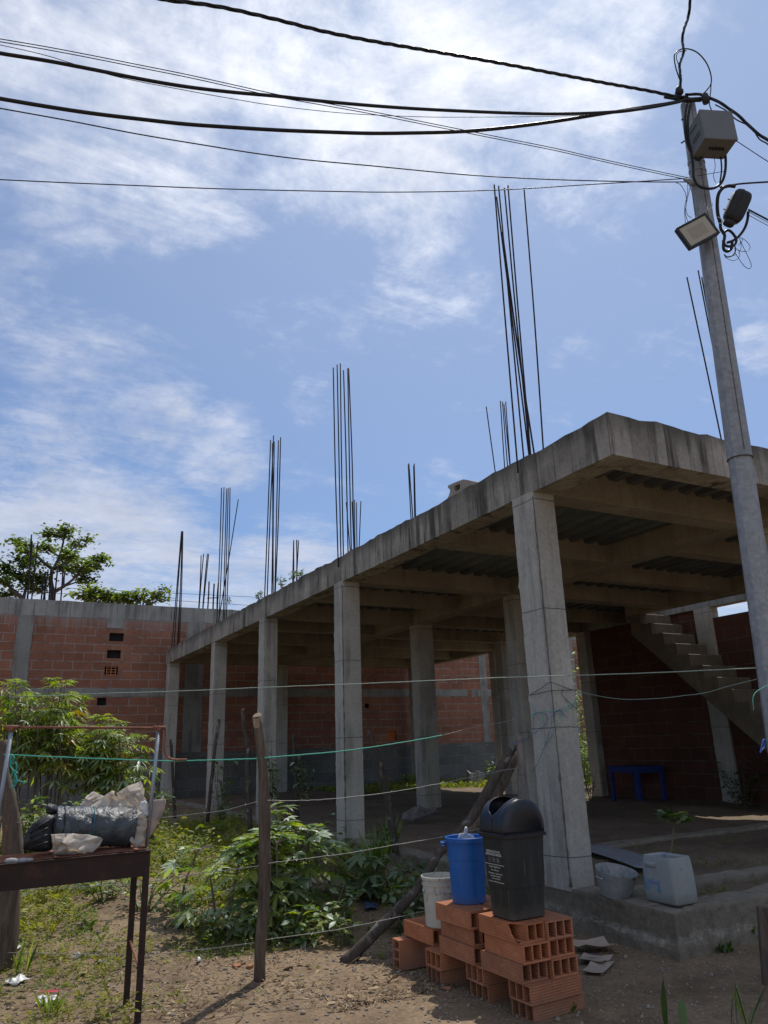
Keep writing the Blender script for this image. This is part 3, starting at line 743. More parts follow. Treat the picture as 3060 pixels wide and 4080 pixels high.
# ------------------------------------------------------------------ foliage tools
class Leaves(MB):
    def lobe(s, o, d, up, L, W, droop, mi, fold=.25):
        """one lance-shaped leaflet: o base, d direction, up normal"""
        o = Vector(o); d = d.normalized(); sd = d.cross(up).normalized(); nn = sd.cross(d).normalized()
        vs = []
        for t, wd in ((0, .12), (.3, .85), (.62, 1.), (1, .0)):
            c = o+d*L*t-Vector((0, 0, 1))*droop*L*t*t
            if wd: vs += [c+sd*W*.5*wd+nn*fold*W*.5*wd, c, c-sd*W*.5*wd+nn*fold*W*.5*wd]
            else: vs += [c]
        s.add(vs, [(0,1,4,3),(1,2,5,4),(3,4,7,6),(4,5,8,7),(6,7,9),(7,8,9)], mi)
    def palm(s, o, d, up, size, mi, n=7, spread=115, droop=.25, w=.26):
        d = d.normalized(); sd = d.cross(up).normalized()
        for k in range(n):
            a = R(-spread+2*spread*k/(n-1))+random.uniform(-.08, .08)
            dd = d*math.cos(a)+sd*math.sin(a)
            L = size*(1-.38*abs(a)/R(spread))*random.uniform(.88, 1.08)
            s.lobe(o, dd, up, L, L*w, droop*random.uniform(.7, 1.3), mi)
    def oval(s, o, d, up, L, W, mi, droop=.15): s.lobe(o, d, up, L, W, droop, mi, .2)
def rdir(zlo=-.3, zhi=1.):
    a = random.uniform(0, 2*math.pi); z = random.uniform(zlo, zhi); r = math.sqrt(max(0, 1-z*z)); return Vector((r*math.cos(a), r*math.sin(a), z))
def pick(ws):
    r = random.random()*sum(ws)
    for i, w_ in enumerate(ws):
        r -= w_
        if r <= 0: return i
    return 0
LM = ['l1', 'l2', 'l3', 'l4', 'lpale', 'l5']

def cassava(name, label, base, height, nstem, leaf, spread, ws, group=None, tuft=14, bare=.5, lean=(0, 0), cat='plant', droop=.3, w=.26, npalm=7):
    t = thing(name, label, cat, base, group); lv = Leaves(); st = MB(); base = Vector(base)
    for k in range(nstem):
        a = random.uniform(0, 2*math.pi); rr = spread*math.sqrt(random.random())
        top = base+Vector((math.cos(a)*rr+lean[0], math.sin(a)*rr+lean[1], height*random.uniform(.72, 1.0)))
        b0 = base+Vector((math.cos(a)*rr*.22, math.sin(a)*rr*.22, -.03)); mid = b0.lerp(top, .5)+Vector((random.uniform(-.06, .06), random.uniform(-.06, .06), 0))
        sp = spline([b0, mid, top], 6); st.tube(sp, [.014*(1-.5*i/len(sp)) for i in range(len(sp))], 6)
        for q in range(tuft):
            f = bare+(1-bare)*(q+random.random())/tuft
            p = sp[min(len(sp)-1, int(f*(len(sp)-1)))]
            d = rdir(-.1, .75); pl = leaf*random.uniform(.5, 1.15)
            e = p+d*pl; e.z -= .04*pl
            st.tube([p, p.lerp(e, .6)+Vector((0, 0, .02)), e], [.004, .003, .0022], 4, caps=False)
            dd = Vector((d.x, d.y, random.uniform(-.55, .1))); up = Vector((random.uniform(-.5, .5), random.uniform(-.5, .5), 1))
            lv.palm(e, dd, up, leaf*random.uniform(.65, 1.1), pick(ws), npalm, 112, droop, w)
        for q in range(6):   # crown at the tip
            d = rdir(.1, .9); e = top+d*leaf*.5
            st.tube([top, e], [.004, .002], 4, caps=False)
            lv.palm(e, Vector((d.x, d.y, .1)), Vector((random.uniform(-.4, .4), random.uniform(-.4, .4), 1)), leaf*random.uniform(.45, .8), pick(ws), npalm, 105, droop, w)
    st.obj('stem', MAT['stembrown'], t, smooth=True)
    lv.obj('foliage', [MAT[k] for k in LM], t)
    return t
def bush(name, label, base, rad, h, n, leaf, ws, w=.45, group=None, cat='plant', stems=7, droop=.2):
    t = thing(name, label, cat, base, group); lv = Leaves(); st = MB(); base = Vector(base)
    for k in range(stems):
        a = random.uniform(0, 2*math.pi); rr = rad*math.sqrt(random.random()); hh = h*random.uniform(.55, 1)
        top = base+Vector((math.cos(a)*rr, math.sin(a)*rr, hh)); sp = spline([base+Vector((math.cos(a)*rr*.2, math.sin(a)*rr*.2, -.02)), base.lerp(top, .5)+rdir()*.05, top], 5)
        st.tube(sp, [.008*(1-.6*i/len(sp)) for i in range(len(sp))], 5)
        for q in range(n//stems):
            p = sp[int((.15+.85*random.random())*(len(sp)-1))]; d = rdir(-.2, .6); o = p+d*leaf*random.uniform(.1, .6)
            lv.oval(o, Vector((d.x, d.y, random.uniform(-.4, .4))), Vector((random.uniform(-.5, .5), random.uniform(-.5, .5), 1)), leaf*random.uniform(.6, 1.1), leaf*w*random.uniform(.7, 1.1), pick(ws), droop)
    st.obj('stem', MAT['stem'], t, smooth=True); lv.obj('foliage', [MAT[k] for k in LM], t); return t

# tall cassava row by the wall, behind the grill
W_TALL = [2.0, .4, 6, .2, .8, .14]
specs = [(15, 13.6, 2700, 5, 'tall cassava at the left edge of the photo, yellow-green and topmost of the row'),
         (130, 13.2, 2700, 6, 'tall leafy cassava just right of the grey tie column on the brick wall'),
         (215, 13.8, 2730, 5, 'tall cassava with reddish shoots reaching up over the wall tie beam'),
         (310, 13.0, 2785, 5, 'mid-height cassava leaning below the small block vents in the brick wall'),
         (400, 13.3, 2815, 4, 'cassava with bare slanting stems and a few orange dying leaves'),
         (525, 12.6, 2880, 2, 'shorter thin cassava standing beside the rear building column')]
for px_, yy, ty, ns, lab in specs:
    p = on(px_, 3150, 1, yy); top = on(px_, ty+25, 1, yy)
    cassava('tall_cassava', lab, (p.x, yy, gz(p.x, yy)), top.z-gz(p.x, yy), ns+3, .25, .42, W_TALL, 'tall cassava plants along the brick wall', 19, .58, droop=.30, w=.19)
# lower growth below them
for px_, yy, h, lab in ((90, 11.8, .95, 'leafy green shrub low behind the left wooden post'), (215, 11.2, 1.0, 'dense low green shrub behind the dark rolled sheet on the grill'), (395, 11.6, .85, 'shaded low shrub behind the pale sacks on the grill'),
                        (560, 12.4, .9, 'dark vine-covered shrub at the foot of the rear building column')):
    p = on(px_, 3300, 1, yy); bush('garden_shrub', lab, (p.x, yy, gz(p.x, yy)), .55, h, 330, .13, [2, 3, 1.5, .1, .2, 0], .42, 'low shrubs behind the grill', stems=11)
# broad-leaved young cassavas in the middle of the garden
W_BR = [2.6, .5, 3.2, .5, 3.0, 0]
for (x, y, h, ns, lf, lab, lean) in ((2.78, 7.55, .98, 5, .27, 'big bushy young cassava with pale curling leaves right of the middle post', (.1, 0)), (2.58, 7.35, .82, 4, .26, 'bushy young cassava with pale leaves directly behind the middle fence post', (0, 0)),
                               (2.98, 7.62, .80, 4, .25, 'young cassava at the right end of the sunlit clump, half in shadow', (.05, 0)),
                               (2.24, 7.6, .66, 3, .25, 'low cassava with bronze young leaves left of the middle fence post', (-.05, 0)), (1.98, 8.2, .66, 1, .22, 'small cassava with bronze shoots between grill and fence post', (-.05, 0)),
                               (3.55, 8.3, .5, 2, .22, 'dark green cassava in the slab shade in front of the second column', (.1, 0)), (3.95, 8.0, .42, 2, .22, 'low dark cassava in the slab shade behind the leaning log', (.1, 0))):
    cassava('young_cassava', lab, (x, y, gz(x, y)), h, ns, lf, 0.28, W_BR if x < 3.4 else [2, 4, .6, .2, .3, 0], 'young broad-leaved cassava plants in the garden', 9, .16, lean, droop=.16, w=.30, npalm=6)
for (x, y, r_, h, n_, lf, lab) in ((2.35, 7.2, .26, .28, 110, .10, 'low broad-leaved weed clump at the foot of the middle fence post, left side'), (2.75, 6.85, .32, .36, 120, .12, 'creeping green weed clump at the sunlit front of the cassava'), (3.15, 6.95, .28, .42, 100, .11, 'green weed clump with a tall leafy spike beside the slab shadow edge'),
                            (2.05, 7.3, .30, .30, 90, .075, 'fine-leaved weed patch on the soil left of the middle fence post'), (1.75, 8.6, .40, .36, 120, .08, 'scruffy weed patch on the soil right of the grill end'), (2.5, 6.95, .24, .30, 90, .08, 'fine sunlit weeds in front of the cassava right of the middle post'), (3.05, 6.55, .16, .26, 40, .10, 'small weed with round pale leaves at the foot of the leaning log'), (1.95, 7.9, .30, .30, 80, .11, 'low patch of vine leaves between the grill legs and fence post'), (1.45, 9.1, .35, .32, 80, .10, 'low leafy weed patch right of the grill'),
                            (4.45, 6.6, .35, .45, 130, .10, 'dark tangled weeds between the leaning log and the near column'), (4.1, 7.9, .4, .5, 150, .09, 'dark tangled weeds in slab shade right of the cassava'), (3.75, 6.7, .30, .5, 120, .12, 'dark leafy weed under the leaning log beside the bricks'), (4.2, 7.2, .35, .6, 150, .12, 'dark leafy weed in shade right of the leaning log'), (4.35, 8.6, .35, .6, 150, .11, 'dark weed at the foot of the second column'), (3.9, 9.6, .4, .7, 160, .11, 'shaded weed clump left of the second column')):
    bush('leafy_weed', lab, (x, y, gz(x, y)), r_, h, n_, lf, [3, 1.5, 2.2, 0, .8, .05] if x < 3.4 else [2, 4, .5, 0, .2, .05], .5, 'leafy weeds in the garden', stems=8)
# grassy shoots: upright strap leaves
def straps(name, label, base, n, h, w_, ws, lean=.5, cat='plant', group=None, m=None):
    base = Vector(base); lv = Leaves()
    for k in range(n):
        d = rdir(.4, .98); d = Vector((d.x*lean, d.y*lean, 1)).normalized(); hh = h*random.uniform(.5, 1)
        lv.lobe(base+Vector((random.uniform(-.05, .05), random.uniform(-.05, .05), 0)), d, Vector((random.uniform(-1, 1), random.uniform(-1, 1), .2)), hh, w_, .25*random.random(), pick(ws))
    return solid(name, lv, m or [MAT[k] for k in LM], label, cat, group)
p = zp = on(350*.362+500, 3150+620*.362, 2, .12); straps('grass_tuft', 'tuft of long pale grass blades behind the right end of the grill', (1.75, 9.6, gz(1.75, 9.6)), 26, .55, .016, [2, 1, 2, 0, 2, 0], .9)
straps('grass_tuft', 'green grass tuft beside the red and white wrapper', tuple(on(200, 4045, 2, .0)), 34, .20, .012, [3, 1, 3, 0, 0, 0], .7)
straps('feathery_weed', 'pale green feathery weed standing beside the leaning log', (4.28, 8.35, gz(4.28, 8.35)), 90, .75, .02, [3, 1, 3, 0, .5, 0], .45)
straps('feathery_weed', 'dark feathery weed at the foot of the leaning thin trunk', (5.0, 9.3, gz(5, 9.3)), 70, .75, .022, [2, 4, .5, 0, 0, 0], .5)
straps('grass_blade_clump', 'long green blade leaning beside the left wooden post', tuple(on(85, 3890, 2, .0)), 7, .42, .03, [3, 1, 2, 0, 0, 0], .35)
straps('sword_leaf', 'tall fleshy sword-shaped leaf rising in the foreground before the plinth', tuple(on(2712, 4140, 2, .10)), 2, .50, .05, [0, 5, 0, 0, 0, 0], .06)
straps('grass_tuft', 'sparse yellow-green stalks at the bottom right corner', tuple(on(2960, 4110, 2, .05)), 9, .34, .010, [2, 3, 1, 0, 0, 0], .5)
straps('grass_tuft', 'small weed tuft at the foot of the lowest right bricks', tuple(on(2262, 4035, 2, 0)), 14, .12, .02, [3, 2, 1, 0, 0, 0], 1.)
straps('grass_tuft', 'small green weed on the ground in front of the plinth', tuple(on(2885, 3795, 2, 0)), 30, .14, .03, [2, 4, .5, 0, 0, 0], 1.2)
straps('grass_tuft', 'small green weed against the plinth face beside the wooden post', tuple(on(2965, 3740, 2, .02)), 30, .2, .03, [2, 4, .5, 0, 0, 0], 1.2)
# sprigs on the slab edge and on the wall
for px_, py_, yy, lab, h in ((1122, 2338, 15.0, 'small leafy sprig growing on the slab edge left of the middle rebar', .42), (1192, 2310, 15.0, 'small leafy sprig growing behind the four short rebars on the slab', .45), (1032, 2388, 16.4, 'tiny leafy sprig growing on the slab edge by the sixth column bars', .28),
                      (915, 2405, 23.7, 'round sprig growing on top of the brick wall beside rebar', .42), (1165, 2305, 15.2, 'tiny sprig at the foot of the four short rebars', .3)):
    p = on(px_, py_, 1, yy); bush('wall_sprig', lab, tuple(p), .12, h*.7, 34, .09, [1, 4, 1, 0, .2, 0], .5, 'sprigs growing on the concrete', stems=4)

# growth behind the building, lit by the sun
for (px_, py_, yy, r_, h, n_, lab) in ((2325, 3168, 16.6, .8, 1.75, 700, 'bright green tall grass clump seen in the gap right of the near column'), (2320, 3150, 19.5, 1.1, 4.6, 900, 'tall leafy shrub behind the building, seen in the gap right of the near column'), (2075, 3166, 19.0, .8, 1.25, 500, 'sunlit low growth right of the pale wooden post'),
                     (1640, 3118, 22.4, .7, .45, 200, 'sunlit weeds at the far wall foot between two inner columns'), (1990, 3130, 21.5, .8, .7, 300, 'sunlit weeds at the far wall foot behind the leaning log')):
    p = on(px_, py_, 1, yy)
    bush('backyard_shrub', lab, (p.x, yy, gz(p.x, yy)), r_, h, n_, .2, [3, .6, 5, 0, .5, 0], .26, 'shrubs in the yard behind the building', stems=18)

# trees beyond the wall
def tree(name, label, base, pts, trunk_r, ncl, leafs, crad, mi_w, bare=0):
    crad *= .55
    t = thing(name, label, 'tree', base); tr = MB(); lv = Leaves(); base = Vector(base)
    for b in pts:
        sp = spline([Vector(p) for p in b[0]], 5); n_ = len(sp); r0 = b[1]
        tr.tube(sp, [r0*.55*(1-.75*i/n_) for i in range(n_)], 6)
    ends = [Vector(b[0][-1]) for b in pts if b[2]]+[Vector(b[0][-2]).lerp(Vector(b[0][-1]), .55) for b in pts if b[2]]
    for e in ends:
        for c in range(ncl):
            cc = e+Vector((random.gauss(0, crad), random.gauss(0, crad), random.gauss(0, crad*.36)))
            tr.tube([e.lerp(cc, .1), e.lerp(cc, .5)+Vector((0, 0, -.05)), cc], [.03, .02, .012], 4, caps=False)
            if random.random() < bare: continue
            for q in range(leafs):
                d = rdir(-.6, .7); o = cc+Vector((random.gauss(0, .22), random.gauss(0, .22), random.gauss(0, .10)))
                lv.oval(o, d, Vector((random.uniform(-.6, .6), random.uniform(-.6, .6), 1)), random.uniform(.17, .29), random.uniform(.10, .17), pick(mi_w), .2)
    tr.obj('trunk', MAT['bark'], t, smooth=True); lv.obj('crown', [MAT['ltree'], MAT['ltree2']], t); return t
TY = 44.
def tp(a, b, dy=0): return tuple(on(*f9(a, b), 1, TY+dy))
b0 = on(*f9(480, 1150), 1, TY); b0.z = .0
J = tp(495, 740)
branches = [([(b0.x, TY, 0), tp(485, 900), J], .42, 0),
 ([J, tp(480, 620), tp(500, 520, .5)], .30, 0), ([tp(500, 520, .5), tp(560, 400, 1), tp(600, 250, 1), tp(615, 140)], .18, 1),
 ([tp(500, 520, .5), tp(420, 460, -1), tp(350, 400, -1), tp(240, 340, -2)], .18, 1), ([tp(420, 460, -1), tp(300, 340), tp(180, 255)], .12, 1), ([tp(300, 340), tp(290, 250), tp(295, 205)], .08, 0),
 ([J, tp(600, 680, -1), tp(700, 600, -1), tp(800, 470, -1)], .22, 1), ([tp(700, 600, -1), tp(770, 560), tp(880, 500)], .12, 1), ([tp(800, 470, -1), tp(880, 440), tp(960, 420)], .1, 1),
 ([tp(600, 680, -1), tp(720, 640), tp(830, 605)], .1, 1), ([tp(560, 400, 1), tp(680, 330), tp(780, 240, 1)], .12, 1), ([tp(560, 400, 1), tp(460, 330, 2), tp(400, 310, 2)], .12, 1),
 ([tp(600, 250, 1), tp(540, 170), tp(480, 190)], .08, 1), ([tp(500, 520, .5), tp(620, 440, -2), tp(640, 350, -2)], .12, 1), ([tp(500, 520), tp(600, 480, 2), tp(680, 420, 2)], .1, 1),
 ([tp(220, 795, -1), tp(150, 740, -1), tp(60, 650, -1), tp(0, 610, -1)], .24, 1), ([tp(60, 650, -1), tp(60, 560), tp(20, 480)], .12, 1), ([tp(250, 690), tp(180, 620), tp(110, 560)], .12, 1),
 ([tp(250, 690), tp(230, 560), tp(190, 430)], .1, 1), ([tp(300, 600), tp(330, 520, 1), tp(300, 440, 1)], .1, 1), ([tp(150, 740), tp(110, 745), tp(60, 765)], .08, 1), ([tp(220, 795, -1), tp(250, 690), tp(300, 600)], .18, 1), ([tp(430, 700), tp(380, 640), tp(350, 590)], .1, 1), ([tp(430, 760), tp(370, 720), tp(330, 700)], .1, 1),
 ([tp(600, 680, -1), tp(610, 560), tp(640, 500)], .1, 1)]
tree('wide_tree', 'wide umbrella-crowned green tree rising beyond the brick wall at left', (b0.x, TY, 0), branches, .4, 10, 11, .42, [3, 1.6])
TY = 38.
b0 = on(*f9(1130, 1150), 1, TY); b0.z = 0
J = tp(1200, 900)
branches = [([(b0.x, TY, 0), tp(1160, 1000), J], .3, 0)]
for a, b_ in ((740, 760), (820, 720), (900, 740), (860, 700), (960, 740), (1040, 750), (1130, 750), (1200, 770), (1260, 770)):
    branches.append(([J, tp(a*.4+1200*.6, 860), tp(a, b_)], .09, 1))
tree('low_tree', 'low light-green tree top showing over the brick wall right of the wide tree', (b0.x, TY, 0), branches, .3, 6, 10, .36, [1.5, 3])
b0 = on(*f9(1360, 1150), 1, TY); b0.z = 0; J = tp(1340, 880)
branches = [([(b0.x, TY, 0), tp(1350, 1000), J], .2, 0)]
for a, b_ in ((1360, 700), (1380, 740), (1290, 770), (1450, 730), (1520, 700), (1560, 690), (1590, 730), (1540, 800), (1480, 760)):
    branches.append(([J, tp(a*.5+1340*.5, 830), tp(a, b_)], .06, 1))
tree('sparse_tree', 'sparse thin-twigged tree top over the brick wall nearest the rebar cluster', (b0.x, TY, 0), branches, .2, 4, 5, .25, [1, 2], .25)

# ------------------------------------------------------------------ ground cover, litter, pebbles
def scatter_weeds():
    lv = Leaves()
    for k in range(30000):
        x = random.uniform(-1.6, 4.8); y = 5.0+random.random()**1.5*11
        c = fbm((x*.9, y*.9, 11), 3); dens = sstep(-.4, .3, c)*(sstep(4.7, 5.9, y) if x < 1.1 else sstep(5.3, 6.8, y))
        if x > 1.5 and y < 6.7: dens *= .12
        if x > 2.6 and y < 7.2: dens *= .35
        if k <= 28500 and random.random() > dens: continue
        z = gz(x, y)
        if k > 28500:
            x = 5.25+random.random()**1.5*4; y = random.uniform(4.9, 7.2)
            if fbm((x*1.3, y*1.3, 41), 2) < .05: continue
            z = fz(x, y)
        h = random.uniform(.025, .10)*(1+.9*sstep(6.8, 10, y)); n_ = random.randint(3, 7); mi = 0 if fbm((x*1.7, y*1.7, 31), 2)+random.uniform(-.3, .3) > .05 else 1
        if random.random() < .10: h *= 1.9
        if k > 28500: h *= .6; mi = 0
        if random.random() < .55:      # sprig: upright stalk with small leaves
            tx, ty = random.uniform(-.25, .25), random.uniform(-.25, .25)
            for q in range(n_+2):
                f = (q+.5)/(n_+2); d = rdir(-.1, .6); lv.lobe((x+tx*h*f, y+ty*h*f, z+h*f), d, Vector((random.uniform(-.5, .5), random.uniform(-.5, .5), 1)), h*random.uniform(.22, .45), h*random.uniform(.10, .20), .2, mi)
            lv.lobe((x, y, z-.005), Vector((tx, ty, 1)), Vector((1, 0, 0)), h, .005, .0, mi)
        else:
            for q in range(n_):
                d = rdir(.3, .95); lv.lobe((x+random.uniform(-.02, .02), y+random.uniform(-.02, .02), z-.005), d, Vector((random.uniform(-1, 1), random.uniform(-1, 1), .6)), h*random.uniform(.5, 1.2), h*random.uniform(.06, .16), .3, mi)
    o = lv.obj('ground_weeds', [MAT['weed1'], MAT['weed2']]); tag(o, 'sparse yellow-green weeds and grass sprouting all over the bare garden soil', 'weeds', kind='stuff')
scatter_weeds()
def back_grass():
    lv = Leaves()
    for k in range(5000):
        x = random.uniform(9.5, 18); y = random.uniform(17.5, 23.3)
        if x < 13.6 and y < 19.2+(13.6-x)*.2: continue
        z = max(gz(x, y), .27 if x < 13.5 else .2); h = random.uniform(.10, .34)
        d = rdir(.4, .95); lv.lobe((x, y, z), d, Vector((random.uniform(-1, 1), random.uniform(-1, 1), .4)), h, h*.22, .3, 0 if random.random() < .6 else 1)
    o = lv.obj('backyard_grass', [MAT['weed1'], MAT['weed2']]); tag(o, 'bright sunlit grass in the yard behind the building', 'grass', kind='stuff')
back_grass()
def litter():
    mb = MB()
    for k in range(16000):
        x = random.uniform(-1.2, 4.7); y = 5.0+random.random()**1.6*8
        c = fbm((x*1.1, y*1.1, 21), 3)
        if random.random() > sstep(-.5, .35, c): continue
        z = gz(x, y)+.004; a = random.uniform(0, 6.28); L = random.uniform(.02, .085); w_ = random.uniform(.0015, .005) if random.random() < .92 else random.uniform(.006, .015)
        d = Vector((math.cos(a), math.sin(a), random.uniform(-.15, .25))); sd = Vector((-math.sin(a), math.cos(a), random.uniform(-.4, .4)))*w_
        p = Vector((x, y, z)); q = p+d*L; m_ = p.lerp(q, .5)+Vector((0, 0, random.uniform(0, .012)))
        mb.add([p-sd, p+sd, m_+sd, m_-sd, q+sd*.5, q-sd*.5], [(0, 1, 2, 3), (3, 2, 4, 5)], 0 if random.random() < .7 else 1)
    o = mb.obj('leaf_litter', [MAT['litter'], MAT['straw']]); tag(o, 'dry twigs, straw and leaf litter scattered over the soil', 'litter', kind='stuff')
litter()
def pebbles():
    mb = MB()
    for k in range(5200):
        x = random.uniform(-.5, 6.5); y = random.uniform(3.4, 8.5)
        if 4.85 < x and y > 4.5: continue
        r = random.uniform(.004, .016)*(1.6 if random.random() < .06 else 1); z = gz(x, y); p = Vector((x, y, z+r*.2))
        vs = [p+Vector((r*random.uniform(.7, 1.3)*a, r*random.uniform(.7, 1.3)*b, r*c)) for a, b, c in ((1,0,0),(0,1,0),(-1,0,0),(0,-1,0),(0,0,.8),(0,0,-.6))]
        mb.add(vs, [(0,1,4),(1,2,4),(2,3,4),(3,0,4),(1,0,5),(2,1,5),(3,2,5),(0,3,5)])
    o = mb.obj('pebbles', [MAT['stone']], smooth=True); tag(o, 'small stones and clods strewn over the dirt', 'pebbles', kind='stuff')
pebbles()

# ------------------------------------------------------------------ hollow clay bricks
BW, BL, BH = .205, .42, .108
def brick_mesh(broken=False):
    t = .011; mb = MB(); cw = (BW-4*t)/3
    X = [0]
    for i in range(3): X += [X[-1]+t, X[-1]+t+cw]
    X.append(BW); Z = [0, t, BH-t, BH]
    for y, fl in ((0, False), (BL, True)):
        for i in range(len(X)-1):
            for j in range(3):
                if j == 1 and i in (1, 3, 5): continue
                if broken and not fl and i in (0, 1) and j > 0: continue
                q = [(X[i], y, Z[j]), (X[i+1], y, Z[j]), (X[i+1], y, Z[j+1]), (X[i], y, Z[j+1])]
                mb.add(q, [(0, 1, 2, 3)] if not fl else [(3, 2, 1, 0)])
    def wall(a, b, f0=lambda u: 0., n=1):
        for k in range(n):
            u0, u1 = k/n, (k+1)/n
            p = (a[0]+(b[0]-a[0])*u0, a[1]+(b[1]-a[1])*u0); q = (a[0]+(b[0]-a[0])*u1, a[1]+(b[1]-a[1])*u1)
            mb.add([(p[0], f0(u0), p[1]), (p[0], BL, p[1]), (q[0], BL, q[1]), (q[0], f0(u1), q[1])], [(0, 1, 2, 3)])
    brk = (lambda u: .115*u**.34+.004*math.sin(u*19)) if broken else (lambda u: 0.)
    brt = (lambda u: .115*(1-u)**.45+.005*math.sin(u*17)) if broken else (lambda u: 0.)
    wall((BW, BH), (BW, 0)); wall((BW, 0), (0, 0))
    if broken:
        wall((0, 0), (0, BH), brk, 10); wall((0, BH), (X[2], BH), brt, 10); wall((X[2], BH), (BW, BH))
        wall((t, Z[2]), (t, Z[1]), lambda u: brk(1-u), 10); wall((X[2], Z[2]), (t, Z[2]), lambda u: brt(1-u), 10)
        for k in range(10):    # broken edge thickness
            u0, u1 = k/10, (k+1)/10
            mb.add([(0, brk(u0), BH*u0), (t, brk(u0), BH*u0), (t, brk(u1), BH*u1), (0, brk(u1), BH*u1)], [(0, 1, 2, 3)])
            mb.add([(X[2]*u0, brt(u0), BH), (X[2]*u0, brt(u0), BH-t), (X[2]*u1, brt(u1), BH-t), (X[2]*u1, brt(u1), BH)], [(0, 1, 2, 3)])
    else:
        wall((0, 0), (0, BH)); wall((0, BH), (BW, BH))
    for i in (1, 3, 5):
        a, b = X[i], X[i+1]
        wall((a, Z[1]), (b, Z[1])); wall((b, Z[1]), (b, Z[2]))
        if broken and i == 1: continue
        wall((b, Z[2]), (a, Z[2])); wall((a, Z[2]), (a, Z[1]))
    me = bpy.data.meshes.new('hollow_brick'); me.from_pydata(mb.v, [], mb.f); me.materials.append(MAT['clay']); me.update()
    return me
bm_whole, bm_broken = brick_mesh(), brick_mesh(True)
proto_brick = bpy.data.objects.new('hollow_brick', bm_whole)
GB = 'hollow red clay bricks stacked as a stand for the bins'
def brick(lab, x, y, z, along='y', stand=False, rz=0., me=None):
    o = proto_brick.copy(); COL.objects.link(o); o.data = me or bm_whole
    if along == 'y': o.location = (x, y, z); o.rotation_euler = (0, 0, R(rz))
    elif stand: # long along X, on its narrow side, holes one above another
        o.matrix_world = Matrix.Translation((x, y, z)) @ Matrix(((0, 1, 0, 0), (0, 0, 1, 0), (1, 0, 0, 0), (0, 0, 0, 1)))
    else: o.location = (x, y+BW, z); o.rotation_euler = (0, 0, R(-90+rz))
    return tag(o, lab, 'brick', GB)
h = BH
brick('hollow brick with a broken open corner, on top directly under the black bin', 3.128, 4.168, 4*h, rz=.9, me=bm_broken)
brick('whole hollow brick on top at the right end of the stack under the black bin', 3.337, 4.148, 4*h, rz=-1.2)
brick('hollow brick second from top on the left column beneath the broken brick', 3.138, 4.150, 3*h, rz=-.9)
brick('hollow brick second from top at the right end, below the whole top one', 3.350, 4.160, 3*h, rz=.8)
brick('hollow brick third from top on the left, resting across the crosswise bricks', 3.130, 4.172, 2*h, rz=1.1)
brick('greyer hollow brick third from top at the right end of the bin stack', 3.353, 4.150, 2*h, rz=-.6)
brick('hollow brick laid crosswise low at the front right, long grooved side to the camera', 3.14, 4.125, h, 'x', rz=2.5)
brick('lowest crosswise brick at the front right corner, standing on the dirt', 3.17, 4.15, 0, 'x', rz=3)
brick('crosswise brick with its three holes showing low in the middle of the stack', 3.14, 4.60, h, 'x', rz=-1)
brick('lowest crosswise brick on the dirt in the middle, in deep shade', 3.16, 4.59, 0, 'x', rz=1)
brick('top brick of the left column, directly under the blue bucket', 3.098, 4.655, 4*h, rz=1.8)
brick('second brick from the top of the left column under the blue bucket', 3.128, 4.675, 3*h, rz=-1.0)
brick('third brick from the top of the left column under the blue bucket', 3.116, 4.665, 2*h, rz=.8)
brick('brick beside the top one under the blue bucket, mostly hidden behind the black bin', 3.325, 4.68, 4*h, rz=-.5)
brick('inner brick of the left column one layer below its top, mostly hidden', 3.335, 4.68, 3*h, rz=.5)
brick('inner brick of the left column two layers below its top, mostly hidden', 3.33, 4.68, 2*h, rz=0)
brick('crosswise brick with three holes showing under the left column, upper of two', 3.085, 5.04, h, 'x', rz=1)
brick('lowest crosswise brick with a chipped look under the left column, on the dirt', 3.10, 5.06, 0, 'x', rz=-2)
brick('brick lying flat under the white bucket at the back left of the stack', 3.15, 5.24, 2*h+.001, rz=1)
brick('brick standing on its narrow side at the far left, three holes one above another', 3.05, 5.575, 0, 'x', stand=True)

# ------------------------------------------------------------------ buckets and bin
t = thing('blue_bucket', 'bright blue round plastic bucket standing on the left brick column', 'bucket', (3.285, 4.935, 5*h))
c = (3.285, 4.935, 5*h)
MB().lathe([(.0, .0), (.114, .0), (.119, .006), (.1235, .09), (.1335, .285), (.1355, .287), (.141, .40), (.151, .402), (.152, .432), (.147, .436), (.141, .43), (.132, .28), (.116, .02), (0, .015)], c, 56).obj('body', MAT['blue'], t, auto=35)
lft = Vector((-.83, .56, 0)); tang = Vector((.56, .83, 0))
mb = MB()
cc = Vector(c)+lft*.150+Vector((0, 0, .395))
mb.tube([cc-tang*.04-lft*.004, cc-tang*.03+lft*.03, cc+tang*.03+lft*.03, cc+tang*.04-lft*.004], .007, 8)
mb.tube([cc-tang*.035-lft*.004-Vector((0,0,.022)), cc-tang*.024+lft*.024-Vector((0,0,.018)), cc+tang*.024+lft*.024-Vector((0,0,.018)), cc+tang*.035-lft*.004-Vector((0,0,.022))], .004, 6)
mb.obj('handle', MAT['blue'], t, smooth=True)
mb = MB()
v = (Vector(c)-Vector((0, 0, c[2]))).normalized()
ang = math.atan2(-.83, -.56)
pts = [Vector((c[0]+(.1195+.05*z)*math.cos(ang+a), c[1]+(.1195+.05*z)*math.sin(ang+a), c[2]+z)) for a, z in ((-.62, .10), (-.62, .22), (-.25, .22))]
mb.tube([pts[0], pts[1], pts[1], pts[2]], .0018, 5); mb.obj('mould_line', MAT['blue'], t)

